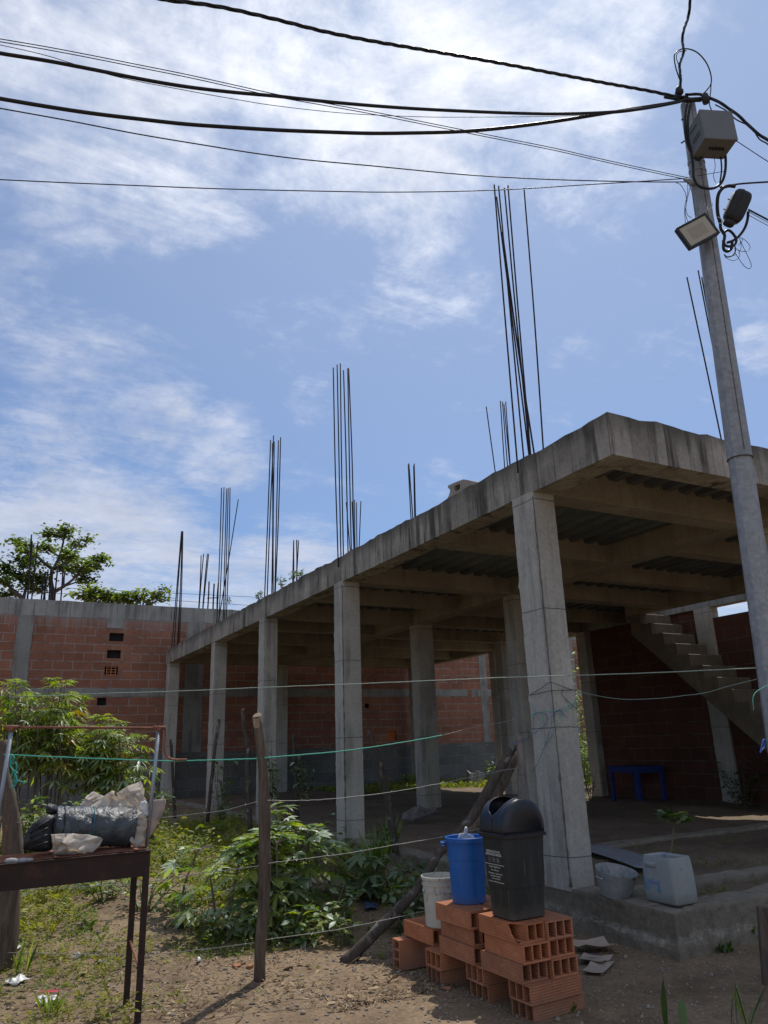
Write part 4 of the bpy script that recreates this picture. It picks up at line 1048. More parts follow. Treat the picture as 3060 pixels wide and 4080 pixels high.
def puffy(mb, poly, N, th, seed=0, fold=.02, rings=12, nb=72, mi=0, sharp=.5):
    """crumpled cushion with a star-shaped outline of 3-D points, real thickness along N"""
    P = [Vector(p) for p in poly]; N = Vector(N).normalized(); k = len(P)
    per = [(P[(i+1) % k]-P[i]).length for i in range(k)]; tot = sum(per); B_ = []
    for q in range(nb):
        s = tot*q/nb; i = 0
        while s > per[i] and i < k-1: s -= per[i]; i += 1
        B_.append(P[i].lerp(P[(i+1) % k], min(1, s/max(per[i], 1e-9))))
    c = sum(P, Vector())/k; base = len(mb.v); vs = []
    for side in (1, -1):
        for r in range(rings+1):
            f = r/rings
            for q in range(nb):
                p = c.lerp(B_[q], f)
                w_ = .9-abs(fbm((p.x*6+seed, p.y*6, p.z*6+seed), 3))*2.6+.22*(.5-abs(fbm((p.x*14+seed, p.y*14, p.z*14), 2))*2)
                d = th*math.sqrt(max(0, 1-f**3))*(.6+.8*fbm((p.x*5, p.y*5, p.z*5+seed), 3))
                d += fold*w_*(1-f**6)
                vs.append(p+N*side*(d+.0015)+N*fold*.6*fbm((p.x*13, p.z*13, seed*3.), 4))
    n2 = (rings+1)*nb; fs = []
    for sd in (0, 1):
        for r in range(rings):
            for q in range(nb):
                a = sd*n2+r*nb+q; b = sd*n2+r*nb+(q+1) % nb; f = (a, b, b+nb, a+nb); fs.append(f if sd == 0 else f[::-1])
    for q in range(nb):
        a = rings*nb+q; b = rings*nb+(q+1) % nb; fs.append((a, b, n2+b, n2+a))
    mb.add(vs, fs, mi); return mb
VIEW = Vector((.55, .83, 0))
def zq(a, b): return 1500+a*.603, 3000+b*.603
pl_ = [on(*zq(a, b), 1, 4.93) for a, b in ((535, 565), (545, 535), (575, 530), (583, 490), (596, 484), (604, 505), (600, 540), (640, 548), (655, 572))]
mb = puffy(MB(), pl_, VIEW, .016, 4, .008, 8, 48)
solid('plastic_bag', mb, MAT['bagwhite'], 'knotted end of a white plastic bag sticking out of the blue bucket', 'bag', smooth=True)

t = thing('white_bucket', 'dirty off-white ribbed pail behind the blue bucket', 'bucket', (3.285, 5.32, 3*h)); c = (3.285, 5.32, 3*h+.002)
MB().lathe([(0, 0), (.118, 0), (.122, .005), (.131, .235), (.139, .237), (.139, .247), (.132, .249), (.133, .282), (.141, .284), (.141, .294), (.134, .296), (.136, .322), (.145, .324), (.145, .342), (.138, .343), (.134, .30), (.118, .01), (0, .008)], c, 48).obj('body', MAT['whitebucket'], t, auto=30)
pp = [Vector((c[0]+.14*math.cos(a), c[1]+.14*math.sin(a), c[2]+.30)) for a in (2.6, -.55)]
MB().tube(spline([pp[0], pp[0].lerp(pp[1], .3)+Vector((.02, -.07, -.06)), pp[0].lerp(pp[1], .55)+Vector((-.03, -.08, .03)), pp[1]], 6), .004, 6).obj('handle', MAT['rust'], t, smooth=True)

BC = Vector((3.285, 4.365, 5*h+.002))
t = thing('litter_bin', 'tall black plastic litter bin with domed open lid and white lettering on the bricks', 'bin', BC)
def rrect(hx, hy, r, n=7):
    out = []
    for cx, cy, a0 in ((hx-r, hy-r, 0), (-hx+r, hy-r, 90), (-hx+r, -hy+r, 180), (hx-r, -hy+r, 270)):
        for k in range(n): a = R(a0+90*k/(n-1)); out.append((cx+r*math.cos(a), cy+r*math.sin(a)))
    return out
def rloft(prof, c, cap=True):
    mb = MB(); vs = []; n = 28
    for hx, hy, r, z in prof: vs += [(c.x+a, c.y+b, c.z+z) for a, b in rrect(hx, hy, r)]
    k = len(prof); fs = [(i*n+j, i*n+(j+1) % n, (i+1)*n+(j+1) % n, (i+1)*n+j) for i in range(k-1) for j in range(n)]
    if cap: fs += [tuple(range(n-1, -1, -1))]
    return mb.add(vs, fs)
rloft([(.128, .110, .03, 0), (.138, .120, .035, .008), (.1455, .1285, .04, .185), (.149, .132, .04, .187), (.166, .146, .042, .495), (.166, .146, .042, .505), (.150, .13, .04, .50), (.13, .11, .04, .03)], BC).obj('body', MAT['bin'], t, auto=40)
rl = rloft([(.168, .148, .04, .486), (.181, .161, .045, .488), (.183, .163, .045, .508), (.172, .152, .042, .514), (.172, .152, .042, .520)], BC, False)
# domed lid with a slot running over the middle
hx, hy, hz, z0 = .170, .150, .205, .516
def ring(y):     # inset near the two end walls
    e = hy-abs(y); r = .035
    return 0 if e > r else r-math.sqrt(max(0, r*r-(r-e)**2))
NTH = 48
def half(sgn):
    mb = MB(); vs = []; cols_ = 14
    for i in range(NTH+1):
        th = math.pi*i/NTH; u = (th-math.pi/2)/R(62); s0 = .085*math.sqrt(max(0, 1-abs(u)**3.2)) if abs(u) < 1 else 0
        for j in range(cols_):
            f = j/(cols_-1); y = s0+(hy-s0)*(1-(1-f)**1.5) if j < cols_-1 else hy
            ins = ring(y); lip = .012*math.exp(-((y-s0)/.012)**2) if s0 > .02 else 0
            X_ = -(hx-ins)*math.copysign(abs(math.cos(th))**.9, math.cos(th)); Z_ = (hz-ins)*math.sin(th)**.86
            vs.append((BC.x+X_*(1+lip*.2), BC.y+sgn*y, BC.z+z0+Z_+lip*.3))
    fs = []
    for i in range(NTH):
        for j in range(cols_-1):
            f = (i*cols_+j, i*cols_+j+1, (i+1)*cols_+j+1, (i+1)*cols_+j); fs.append(f if sgn > 0 else f[::-1])
    end = [i*cols_+cols_-1 for i in range(NTH+1)]; fs.append(tuple(end) if sgn < 0 else tuple(end[::-1]))
    mb.add(vs, fs); return mb
lid = MB()
for hmb in (rl, half(1), half(-1)): lid.add(hmb.v, hmb.f)
lo = lid.obj('lid', MAT['lid'], t, auto=45)
sm = lo.modifiers.new('shell', 'SOLIDIFY'); sm.thickness = .004; sm.offset = -1
mb = MB().box((BC.x+.172, BC.y-.05, BC.z+.492), (BC.x+.205, BC.y+.05, BC.z+.512)); mb.obj('hinge_tab', MAT['lid'], t, bevel=.004)
mb = MB()
# lettering on the face towards -X
def lettering(txt, zc, width, hgt, yc=None, bold=0.0, lay=.0022):
    cu = bpy.data.curves.new('lettering', 'FONT'); cu.body = txt; cu.size = 1; cu.align_x = 'CENTER'; cu.align_y = 'CENTER'; cu.offset = bold
    o = bpy.data.objects.new('tmp_lettering', cu); COL.objects.link(o); bpy.context.view_layer.update()
    me = bpy.data.meshes.new_from_object(o.evaluated_get(bpy.context.evaluated_depsgraph_get())); bpy.data.objects.remove(o)
    a = np.array([v.co[:] for v in me.vertices]); a[:, 0] *= width/(a[:, 0].max()-a[:, 0].min()); a[:, 1] -= (a[:, 1].max()+a[:, 1].min())/2; a[:, 1] *= hgt/(a[:, 1].max()-a[:, 1].min())
    yc = BC.y if yc is None else yc
    out = []
    for u, v_, _ in a:
        z = zc+v_; out.append((BC.x-(.149+.017*(z-BC.z-.187)/.308)-lay, yc-u, z))
    fs = [tuple(p.vertices) for p in me.polygons]; bpy.data.meshes.remove(me); return out, fs
mb = MB()
def zz(p): return BC.z+.505-(p-750)*.000362
YC = BC.y+.008
for txt, zc, wd, hg, bd in (('RESIDUOS NO', 1042, .150, .0145, .012), ('APROVECHABLES', 1092, .176, .0150, .012), ('Papel higi\u00e9nico', 1300, .120, .0125, .01), ('Servilletas', 1352, .082, .0085, .01),
                       ('Papeles y cartones', 1412, .150, .0115, .01), ('contaminados', 1452, .112, .0085, .01), ('con comida', 1492, .088, .0085, .01), ('Papeles Metalizados', 1550, .165, .0105, .01)):
    mb.add(*lettering(txt, zz(zc), wd, hg, YC, bd))
def fx(z): return BC.x-(.149+.017*(z-BC.z-.187)/.308)-.0022
def strip(y0, y1, za, zb): mb.add([(fx(za), y0, za), (fx(za), y1, za), (fx(zb), y1, zb), (fx(zb), y0, zb)], [(0, 1, 2, 3)])
strip(YC-.105, YC+.105, zz(1262), zz(1254))
mb.obj('lettering', MAT['ink_white'], t)
mb = MB()
for k, yo in enumerate((.045, 0, -.045)):
    za, zb = zz(1220), zz(1145); y0, y1 = YC+yo-.015, YC+yo+.015; b_ = .002
    strip(y0, y1, zb-b_, zb); strip(y0, y1, za, za+b_); strip(y0, y0+b_, za, zb); strip(y1-b_, y1, za, zb)
    if k == 0: strip(y0+.008, y1-.006, za+.010, zb-.012)
    elif k == 1: strip(y0+.011, y1-.011, za+.006, zb-.006); strip(y0+.007, y1-.007, zb-.012, zb-.006)
    else: strip(y0+.006, y1-.006, za+.006, za+.010); strip(y0+.009, y1-.009, za+.012, zb-.006)
mb.obj('pictogram', plain('faded_lettering', (.27, .27, .26), .6, 0, .3, .1), t)

# ------------------------------------------------------------------ things on the plinth and the floor
J0 = Vector((5.08, 4.68, .335))
t = thing('plastic_jug', 'cut-open pale jug with blue paint patches used as a planter on the plinth corner', 'planter', J0)
def jug():
    c = Vector((5.205, 4.84, .335)); prof = [(.115, .155, .03, 0), (.128, .168, .035, .012), (.133, .172, .04, .09), (.130, .170, .04, .22), (.124, .162, .04, .32), (.116, .154, .035, .348), (.090, .135, .04, .335), (.09, .135, .04, .26)]
    mb = rloft(prof, c); mb.add([(c.x+a, c.y+b, c.z+.30+.01*fbm((a*30, b*30, 1))) for a, b in rrect(.093, .138, .04)], [tuple(range(28))]); return mb, c
mb, jc = jug()
mb.obj('body', MAT['jug'], t, auto=50)
rloft([(.016, .055, .012, 0), (.020, .06, .014, .006), (.020, .06, .014, .034), (.014, .05, .01, .04)], Vector((5.085, 4.90, .60))).obj('grip', MAT['jug'], t, auto=50)
t2 = thing('papaya_seedling', 'slender young seedling with one leafy tuft standing behind the painted jug', 'plant', (5.42, 5.16, .33))
b_ = on(2671, 3425, 1, 5.16); m_ = on(2680, 3340, 1, 5.16); e_ = on(2686, 3275, 1, 5.16); f_ = Vector((b_.x-.03, 5.16, .32))
mb = MB().tube(spline([f_, b_, m_, e_], 5), .008, 6); lv = Leaves()
for k in range(34):
    d = rdir(.1, .95); e2 = e_+d*random.uniform(.07, .13); mb.tube([e_, e_.lerp(e2, .5)+Vector((0, 0, -.006)), e2], .0022, 4, caps=False)
    lv.palm(e2, Vector((d.x, d.y, .15)), Vector((random.uniform(-.5, .5), random.uniform(-.5, .5), 1)), .075*random.uniform(.7, 1.2), pick([3, 4, 1]), 7, 125, .1, .42)
mb.obj('stem', MAT['stem'], t2, smooth=True); lv.obj('foliage', [MAT[k] for k in LM], t2)

pc = on(2449, 3565, 1, 5.32); pc.z = .325
mb = MB().lathe([(0, 0), (.105, .0), (.125, .012), (.155, .12), (.172, .205), (.179, .208), (.180, .214), (.170, .212), (.150, .12), (.12, .02), (0, .012)], (0, 0, 0), 44)
Mx = Matrix.Translation(pc) @ Matrix.Rotation(R(9), 4, Vector((.55, .83, 0))) @ Matrix.Rotation(R(10), 4, Vector((.83, -.55, 0)))
mb.v = [tuple(Mx @ Vector(v)) for v in mb.v]
t = thing('metal_pot', 'battered round aluminium pot on the plinth beside the near column', 'pot', pc)
mb.obj('body', MAT['pot'], t, auto=40)
for sgn in (1, -1):
    q = [Mx @ Vector((sgn*.168, y, z)) for y, z in ((-.035, .17), (-.03, .165), (.03, .165), (.035, .17))]
    q[1] += (Mx.to_3x3() @ Vector((sgn*.03, 0, 0))); q[2] += (Mx.to_3x3() @ Vector((sgn*.03, 0, 0)))
    MB().tube(q, .006, 6).obj('handle', MAT['pot'], t, smooth=True)

mb = MB()   # roofing strip
A_, B_2 = Vector((6.80, 7.65, .36)), Vector((6.28, 6.0, .355)); dr = (B_2-A_).normalized(); sd = Vector((-dr.y, dr.x, 0)); vs = []
for i in range(15):
    f = i/14
    for q in range(13): vs.append(A_.lerp(B_2, f)+sd*(q/12-.5)*.42+Vector((0, 0, .006*math.cos(q*math.pi/2)+.02*math.sin(f*3))))
mb.add(vs, [(i*13+q, i*13+q+1, (i+1)*13+q+1, (i+1)*13+q) for i in range(14) for q in range(12)])
o = solid('roofing_sheet', mb, plain('grey_sheet', (.27, .27, .30), .6, .2, .4, .2), 'narrow grey ribbed roofing strip lying on the dirt floor behind the pot', 'sheet', smooth=True)
m_ = o.modifiers.new('t', 'SOLIDIFY'); m_.thickness = .003

t = thing('blue_table', 'small blue painted wooden table in the dark by the side wall', 'table', (12.85, 12.5, .3))
ct = on(2548, 3180, 2, .31); tz = .95
A4 = [Vector((12.55, 12.98, 0)), Vector((12.42, 12.02, 0)), Vector((13.12, 11.95, 0)), Vector((13.22, 12.88, 0))]
mb = MB(); mb.add([(p.x, p.y, .97) for p in A4]+[(p.x, p.y, 1.0) for p in A4], [(0, 1, 2, 3), (7, 6, 5, 4)]+[(i, (i+1) % 4, 4+(i+1) % 4, 4+i) for i in range(4)]); mb.obj('tabletop', MAT['bluepaint'], t)
mb = MB(); cA = sum(A4, Vector())/4
for i in range(4):
    a, b = A4[i].lerp(cA, .06), A4[(i+1) % 4].lerp(cA, .06); n_ = (b-a).cross(Vector((0, 0, 1))).normalized()*.02
    mb.add([a-n_+Vector((0,0,.87)), b-n_+Vector((0,0,.87)), b+n_+Vector((0,0,.87)), a+n_+Vector((0,0,.87)), a-n_+Vector((0,0,.968)), b-n_+Vector((0,0,.968)), b+n_+Vector((0,0,.968)), a+n_+Vector((0,0,.968))], [(0,3,2,1),(4,5,6,7),(0,1,5,4),(1,2,6,5),(2,3,7,6),(3,0,4,7)])
mb.obj('apron', MAT['bluepaint'], t)
for p in A4:
    q = p.lerp(cA, .09); MB().box((q.x-.035, q.y-.035, .27), (q.x+.035, q.y+.035, .966)).obj('leg', MAT['bluepaint'], t)
bush('potted_weed', 'dark weedy plant at the foot of the side wall column', (13.1, 10.1, .28), .45, .95, 200, .12, [1, 5, 0, 0, 0, 0], .4, stems=9)
bush('floor_weed', 'thin dark weed growing beside the blue table leg', (12.5, 13.6, .28), .28, .8, 70, .14, [1, 4, .5, 0, 0, 0], .2, stems=6)

def flat(name, pts, label, cat, m, zt=.0, curl=.02, th=.004, N=5):
    """thin board bent a little: quad pts"""
    P = [Vector(p) for p in pts]; mb = MB(); vs = []
    for i in range(N+1):
        for j in range(N+1):
            u, v_ = i/N, j/N; p = P[0].lerp(P[1], u).lerp(P[3].lerp(P[2], u), v_)
            p.z = gz(p.x, p.y)+.012+zt+curl*(abs(u-.5)*1.2+.6*abs(v_-.6))+.004*fbm((p.x*9, p.y*9, 2))
            vs.append(p)
    mb.add(vs, [(i*(N+1)+j, i*(N+1)+j+1, (i+1)*(N+1)+j+1, (i+1)*(N+1)+j) for i in range(N) for j in range(N)])
    o = solid(name, mb, m, label, cat); s_ = o.modifiers.new('t', 'SOLIDIFY'); s_.thickness = th; return o
flat('cardboard_piece', [(4.40, 5.28, 0), (4.44, 5.05, 0), (4.66, 4.98, 0), (4.76, 5.2, 0)], 'creased flattened cardboard on the dirt nearest the plinth', 'cardboard', MAT['card'], .0, .07)
o = flat('cardboard_piece', [(4.20, 4.90, 0), (4.36, 5.00, 0), (4.50, 4.83, 0), (4.28, 4.72, 0)], 'cardboard flap with faint dark printed marks, middle of the three scraps', 'cardboard', MAT['card'], .015, .02)
flat('cardboard_piece', [(4.05, 4.68, 0), (4.24, 4.80, 0), (4.42, 4.74, 0), (4.14, 4.57, 0)], 'plain cardboard scrap under the printed flap, nearest the brick stack', 'cardboard', MAT['card'], .0, .02)
t = o; ORG[o.name] = Vector(o.location); mb = MB()
U_ = (Vector((4.36, 5.0, 0))-Vector((4.20, 4.90, 0))); V_ = (Vector((4.28, 4.72, 0))-Vector((4.20, 4.90, 0)))
def mk(u0, v0, u1, v1, w_=.003):
    a = Vector((4.20, 4.90, 0))+U_*u0+V_*v0; b = Vector((4.20, 4.90, 0))+U_*u1+V_*v1; a.z = gz(a.x, a.y)+.062; b.z = gz(b.x, b.y)+.062
    n_ = (b-a).cross(Vector((0, 0, 1))).normalized()*w_; mb.add([a-n_, b-n_, b+n_, a+n_], [(0, 1, 2, 3)])
for v0 in (.35, .45, .55, .65): mk(.35, v0, .75, v0)
for u0 in (.35, .45, .55, .65, .75): mk(u0, .35, u0, .65)
mk(.3, .35, .35, .25)
mb.obj('printed_mark', MAT['ink'], t)

# ------------------------------------------------------------------ fence posts, log, wires
def post(name, label, pts, rs, m, cat='post', cut=False, n=14, seed=0, group=None):
    pts = spline(pts, 6); k = len(pts); R_ = [float(x) for x in np.interp(LS(0, 1, k), LS(0, 1, len(rs)), rs)]
    mb = MB().tube(pts, list(R_), n)
    for i, v in enumerate(mb.v):
        q = Vector(v); c_ = pts[min(i//n, k-1)]; d = q-c_; mb.v[i] = tuple(c_+d*(1+.22*fbm((q.x*14+seed, q.y*14, q.z*3), 4)))
    if not cut: return solid(name, mb, m, label, cat, group, smooth=True)
    b0 = Vector(pts[0]); t_ = thing(name, label, cat, b0, group); mb.obj('trunk', m, t_, smooth=True)
    top = pts[-1]; d = (pts[-1]-pts[-2]).normalized(); r = R_[-1]*.98
    vs = []; a = d.orthogonal().normalized(); b = d.cross(a)
    tilt = -VIEW*.5
    for q in range(14): p = r*(math.cos(q*2*math.pi/14)*a+math.sin(q*2*math.pi/14)*b); vs.append(top+d*.004+p+Vector((0, 0, 1))*p.dot(VIEW)*.7)
    low = [v-d*.07 for v in vs]
    MB().add(vs+low, [tuple(range(14))]+[(i, 14+i, 14+(i+1) % 14, (i+1) % 14) for i in range(14)]).obj('cut_end', MAT['cut'], t_)
    return t_
def Y(y): return lambda a, b: on(a, b, 1, y)
post('fence_post', 'thick brown wooden fence post with a pale cut top, middle of the garden', [Y(6.0)(1034, 3915), Y(6.0)(1040, 3765), Y(6.0)(1051, 3548), Y(6.0)(1055, 3323), Y(6.0)(1047, 3071), Y(6.0)(1024, 2855)], [.047, .046, .045, .047, .042, .037], MAT['post'], cut=True)
post('fence_post', 'bent dark wooden fence post at the left edge behind the grill', [Y(7.4)(5, 3930), Y(7.4)(39, 3584), Y(7.4)(51, 3373), Y(7.4)(36, 3192), Y(7.4)(12, 3080), Y(7.4)(4, 2950)], [.085, .082, .075, .062, .05, .045], MAT['post'])
G0 = Y(5.5)(2086, 3230); 
post('fence_post', 'pale peeling wooden post standing between the black bin and the near column', [Vector((G0.x+.06, 5.5, -.02)), G0, Y(5.5)(2076, 3050), Y(5.5)(2064, 2920)], [.036, .036, .033, .026], MAT['postpale'])
def logp(a, b): return on(a, b, 1, 5.55+.53*min(1, max(0, (b-2968)/(3826-2968))))
F_ = logp(1383, 3826)
post('leaning_log', 'long dark log leaning against the pale post behind the buckets', [F_-Vector((.03, 0, .03)), logp(1500, 3711), logp(1590, 3621), logp(1681, 3518), logp(1759, 3386), logp(1862, 3283), logp(1963, 3117), logp(2050, 2968)], [.052, .048, .043, .04, .037, .044, .042, .032], MAT['postdark'], 'log')
post('leaning_branch', 'shorter light-barked branch leaning beside the long log', [on(1835, 3345, 1, 5.74), on(1880, 3295, 1, 5.74), on(1963, 3196, 1, 5.72), on(2004, 3117, 1, 5.7), on(2060, 3010, 1, 5.66)], [.05, .05, .045, .042, .035], MAT['post'], 'branch')
post('thin_post', 'thin weathered stake in shade in front of the rearmost building column', [Y(15)(697, 3260), Y(15)(689, 3100), Y(15)(681, 2945)], [.032, .03, .03], MAT['postdark'])
post('dark_stake', 'slanting dark stake leaning in front of the fourth building column', [Y(13)(826, 3275), Y(13)(853, 3011), Y(13)(873, 2865)], [.03, .03, .027], MAT['postdark'])
post('lichen_post', 'crooked mottled trunk post left of the middle fence post', [Y(12)(997, 3320), Y(12)(987, 3071), Y(12)(989, 2981), Y(12)(971, 2899), Y(12)(966, 2824)], [.042, .04, .035, .03, .025], bark('lichen_bark', (.05,.042,.034), (.11,.095,.08), (.30,.31,.28)))
post('vine_post', 'thin stake wrapped in vine leaves between second and third columns', [Y(13)(1184, 3260), Y(13)(1178, 3080), Y(13)(1168, 2924)], [.04, .036, .03], MAT['postdark'])
post('leaning_post', 'slim dark trunk leaning left in front of the dark floor behind the second column', [Y(9)(1576, 3395), Y(9)(1560, 3269), Y(9)(1533, 3129), Y(9)(1507, 3017), Y(9)(1468, 2912)], [.052, .047, .043, .036, .022], MAT['postdark'])
for (a, b, yy, lab, r_, h_) in ((1215, 3110, 12.9, 'dark vine leaves climbing the thin stake', .2, .9), (885, 3180, 12.9, 'dark vine leaves around the slanting stake', .25, 1.0), (1080, 3120, 11.8, 'dark vine leaves beside the middle fence post', .2, .9)):
    p = on(a, b+80, 1, yy); bush('climbing_vine', lab, tuple(p), r_, h_, 90, .12, [1, 5, 0, 0, .3, 0], .45, 'vines on the rear stakes', stems=6, droop=.4)
t = thing('wooden_stake', 'dark squared wooden stake at the right edge in front of the plinth', 'post', (5.0, 3.9, 0))
mb = MB(); p0, p1 = on(3062, 3960, 1, 3.9), on(3036, 3612, 1, 3.9); p0 = p0+(p0-p1)*.35
ax = Vector((.83, -.55, 0))*.032; ay = Vector((.55, .83, 0))*.03
mb.add([p0-ax-ay, p0+ax-ay, p0+ax+ay, p0-ax+ay, p1-ax-ay, p1+ax-ay, p1+ax+ay, p1-ax+ay], [(0,3,2,1),(4,5,6,7),(0,1,5,4),(1,2,6,5),(2,3,7,6),(3,0,4,7)]); mb.obj('shaft', MAT['post'], t, bevel=.006)
def vplane(a, b, A, Bp):
    d = ray(a, b); n_ = Vector((-(Bp[1]-A[1]), Bp[0]-A[0], 0)); return CAM+d*((Vector((A[0], A[1], 0))-CAM).dot(n_)/d.dot(n_))
P0, P1, PG, PC, PP = (0.36, 7.38), (2.11, 5.96), (4.30, 5.47), (4.93, 5.72), (5.02, 3.46)
def line(name, label, segs, r, m, cat='wire', wob=.0, barbs=0, n=6, group=None):
    pts = []
    for A, Bp, lst in segs: pts += [vplane(a, b, A, Bp) for a, b in lst]
    sp = spline(pts, 10)
    if wob: sp = [p+Vector((random.uniform(-1, 1), random.uniform(-1, 1), random.uniform(-1, 1)))*wob for p in sp]
    mb = MB().tube(sp, r, n)
    if barbs:
        L = 0; nxt = barbs
        for i in range(1, len(sp)):
            L += (sp[i]-sp[i-1]).length
            if L > nxt:
                nxt += barbs*random.uniform(.7, 1.3); d = (sp[i]-sp[i-1]).normalized(); o_ = d.orthogonal().normalized()
                for q in range(4): v_ = Matrix.Rotation(1.57*q+.4, 3, d) @ o_; mb.tube([sp[i]-v_*.002, sp[i]+v_*.014+d*.006*(-1)**q], .0011, 4)
                mb.tube([sp[i]-d*.008, sp[i]+d*.008], r*1.7, 6)
    return solid(name, mb, m, label, cat, group, smooth=True)
GW = 'fence strands strung between the garden posts'
line('twine_strand', 'topmost pale twine strand running from the utility pole past the near column', [(P0, PP, [(60, 2775), (200, 2772), (362, 2765), (700, 2754), (1000, 2741), (1335, 2728), (1680, 2714), (2000, 2700), (2500, 2684), (3012, 2662)])], .0036, MAT['string_pale'], 'twine', .0012, group=GW)
line('green_twine', 'bright green twine strung from the left post past the grill crank to the second column', [(P0, P1, [(20, 3000), (60, 3008), (250, 3017), (450, 3025), (669, 3032), (744, 3031), (900, 3027), (1035, 3022)]), (P1, PG, [(1060, 3019), (1331, 2996), (1500, 2974), (1650, 2950), (1762, 2930)])], .0048, MAT['string_green'], 'twine', .001, group=GW)
line('thin_wire', 'thin wire carrying on from the green twine towards the near column', [(P1, PG, [(1762, 2930), (1880, 2900), (2000, 2878), (2060, 2862)])], .0018, MAT['wire'], group=GW)
line('barbed_wire', 'upper barbed wire strand passing the second column at knee height', [(P0, P1, [(60, 3277), (250, 3272), (480, 3266), (645, 3258), (780, 3243), (877, 3232), (960, 3212), (1035, 3192)]), (P1, PG, [(1066, 3189), (1200, 3190), (1331, 3182), (1500, 3164), (1696, 3133), (1850, 3102), (2000, 3070), (2065, 3060)])], 0.0026, MAT['wire'], 'wire', .0016, .30, group=GW)
line('barbed_wire', 'middle barbed wire strand crossing the sunlit cassava leaves', [(P0, P1, [(50, 3545), (300, 3535), (601, 3512), (782, 3483), (1006, 3454), (1035, 3448)]), (P1, PG, [(1066, 3440), (1200, 3423), (1380, 3400), (1600, 3362), (1742, 3338), (1900, 3305), (2070, 3270)])], 0.0026, MAT['wire'], 'wire', .0016, .30, group=GW)
line('barbed_wire', 'lowest barbed wire strand just above the weeds', [(P0, P1, [(20, 3795), (200, 3800), (390, 3802), (572, 3805), (800, 3784), (1006, 3757), (1030, 3752)]), (P1, PG, [(1065, 3743), (1325, 3707), (1600, 3651), (1800, 3605), (2080, 3540)])], .0026, MAT['wire'], 'wire', .0016, .30, group=GW)
line('sagging_twine', 'sagging twine from the near column up to the utility pole', [((5.26, 5.74), PP, [(2290, 2750), (2370, 2770), (2480, 2786), (2620, 2783), (2720, 2772), (2812, 2760), (2900, 2735), (3014, 2706)])], .0028, MAT['string_pale'], 'twine', .001)
# knots and tails of twine
def tails(name, label, m, lsts, r=.0035, cat='twine'):
    mb = MB()
    for l in lsts: mb.tube(spline(l, 6), r, 6)
    return solid(name, mb, m, label, cat, smooth=True)
def z3v(a, b, dy=0): return vplane(a*.2411, 3000+b*.2411, (P0[0]-.05, P0[1]-.12+dy), (P1[0], P1[1]-.12+dy))
tails('twine_tails', 'tangle of teal twine tails hanging by the left post', MAT['tealtwine'], [[z3v(60, 30), z3v(190, 35), z3v(240, 90), z3v(185, 160), z3v(180, 240), z3v(230, 300), z3v(250, 400), z3v(200, 500), z3v(210, 560)], [z3v(180, 50), z3v(170, 200), z3v(210, 290), z3v(180, 420)], [z3v(245, 290), z3v(290, 340)], [z3v(230, 500), z3v(280, 455), z3v(370, 480), z3v(450, 485)], [z3v(200, 190), z3v(260, 160), z3v(275, 250), z3v(245, 320)], [z3v(230, 310), z3v(275, 420), z3v(260, 520), z3v(205, 600)]], .0055)
def c8(a, b):
    px_, py_ = 1900+a/3.16, 2500+b/3.16; k = 935+(b-690)*.115
    return on(px_, py_, 0, 4.915) if a < k else on(px_, py_, 1, 5.738)
def corner(b): return Vector((4.915, 5.738, c8(930+(b-690)*.115, b).z))
tails('tie_wire', 'dark tie wire wrapped round the near column', MAT['black'], [[c8(662, 855), c8(800, 770), corner(692), c8(1060, 735), c8(1180, 780), c8(1258, 787)], [c8(662, 856), c8(800, 825), corner(797), c8(1100, 790), c8(1258, 787)], [c8(1085, 780), c8(1075, 840), c8(1150, 930), c8(1265, 1030)]], .0028, 'wire')
tails('blue_twine', 'knotted blue cord tying the near column to the pale post', MAT['string_blue'], [[c8(728, 1080), c8(715, 1160), c8(708, 1260), c8(700, 1340)], [c8(722, 1078), c8(800, 1072), c8(870, 1100), c8(890, 1150), c8(850, 1230), c8(760, 1300), c8(650, 1390), Y(5.45)(2070, 2955), Y(5.45)(2030, 2962)], [c8(950, 1150), c8(920, 1290), c8(860, 1480), c8(770, 1700), c8(700, 1820)], [c8(930, 1130), corner(1110), c8(1030, 1045), c8(1140, 1135)], [corner(1090), c8(1060, 1035), c8(1080, 1090)], [Y(5.45)(2060, 3200), Y(5.45)(2076, 3150), Y(5.45)(2090, 3120)]], .0024)
tails('loose_twine', 'thin green cord loosely tied round the near column', MAT['string_green'], [[c8(690, 1100), c8(800, 1068), corner(1050), c8(1100, 1015), c8(1275, 930)], [c8(665, 945), c8(740, 1060)], [c8(800, 1085), c8(840, 1180)], [c8(1260, 870), c8(1225, 970), c8(1100, 1060), c8(1035, 1100)], [c8(1075, 1090), c8(1020, 1240), c8(860, 1480)], [c8(690, 1180), c8(712, 1090)]], .0024)
tails('pole_twine', 'green twine tail hanging from the utility pole edge', MAT['string_green'], [[Vector((5.0, 3.38, 0))+Vector((0, 0, on(3014, 2706, 1, 3.4).z)), on(3010, 2760, 1, 3.36), on(3002, 2830, 1, 3.36)]], .0026)
tails('blue_knot', 'small blue cord knot tied round the utility pole at the right edge', MAT['string_blue'], [[on(3055, 2955, 1, 3.36), on(3042, 2948, 1, 3.36), on(3033, 2985, 1, 3.36), on(3030, 3000, 1, 3.36)], [on(3045, 2952, 1, 3.36), on(3046, 2975, 1, 3.36), on(3034, 2992, 1, 3.36)]], .005)

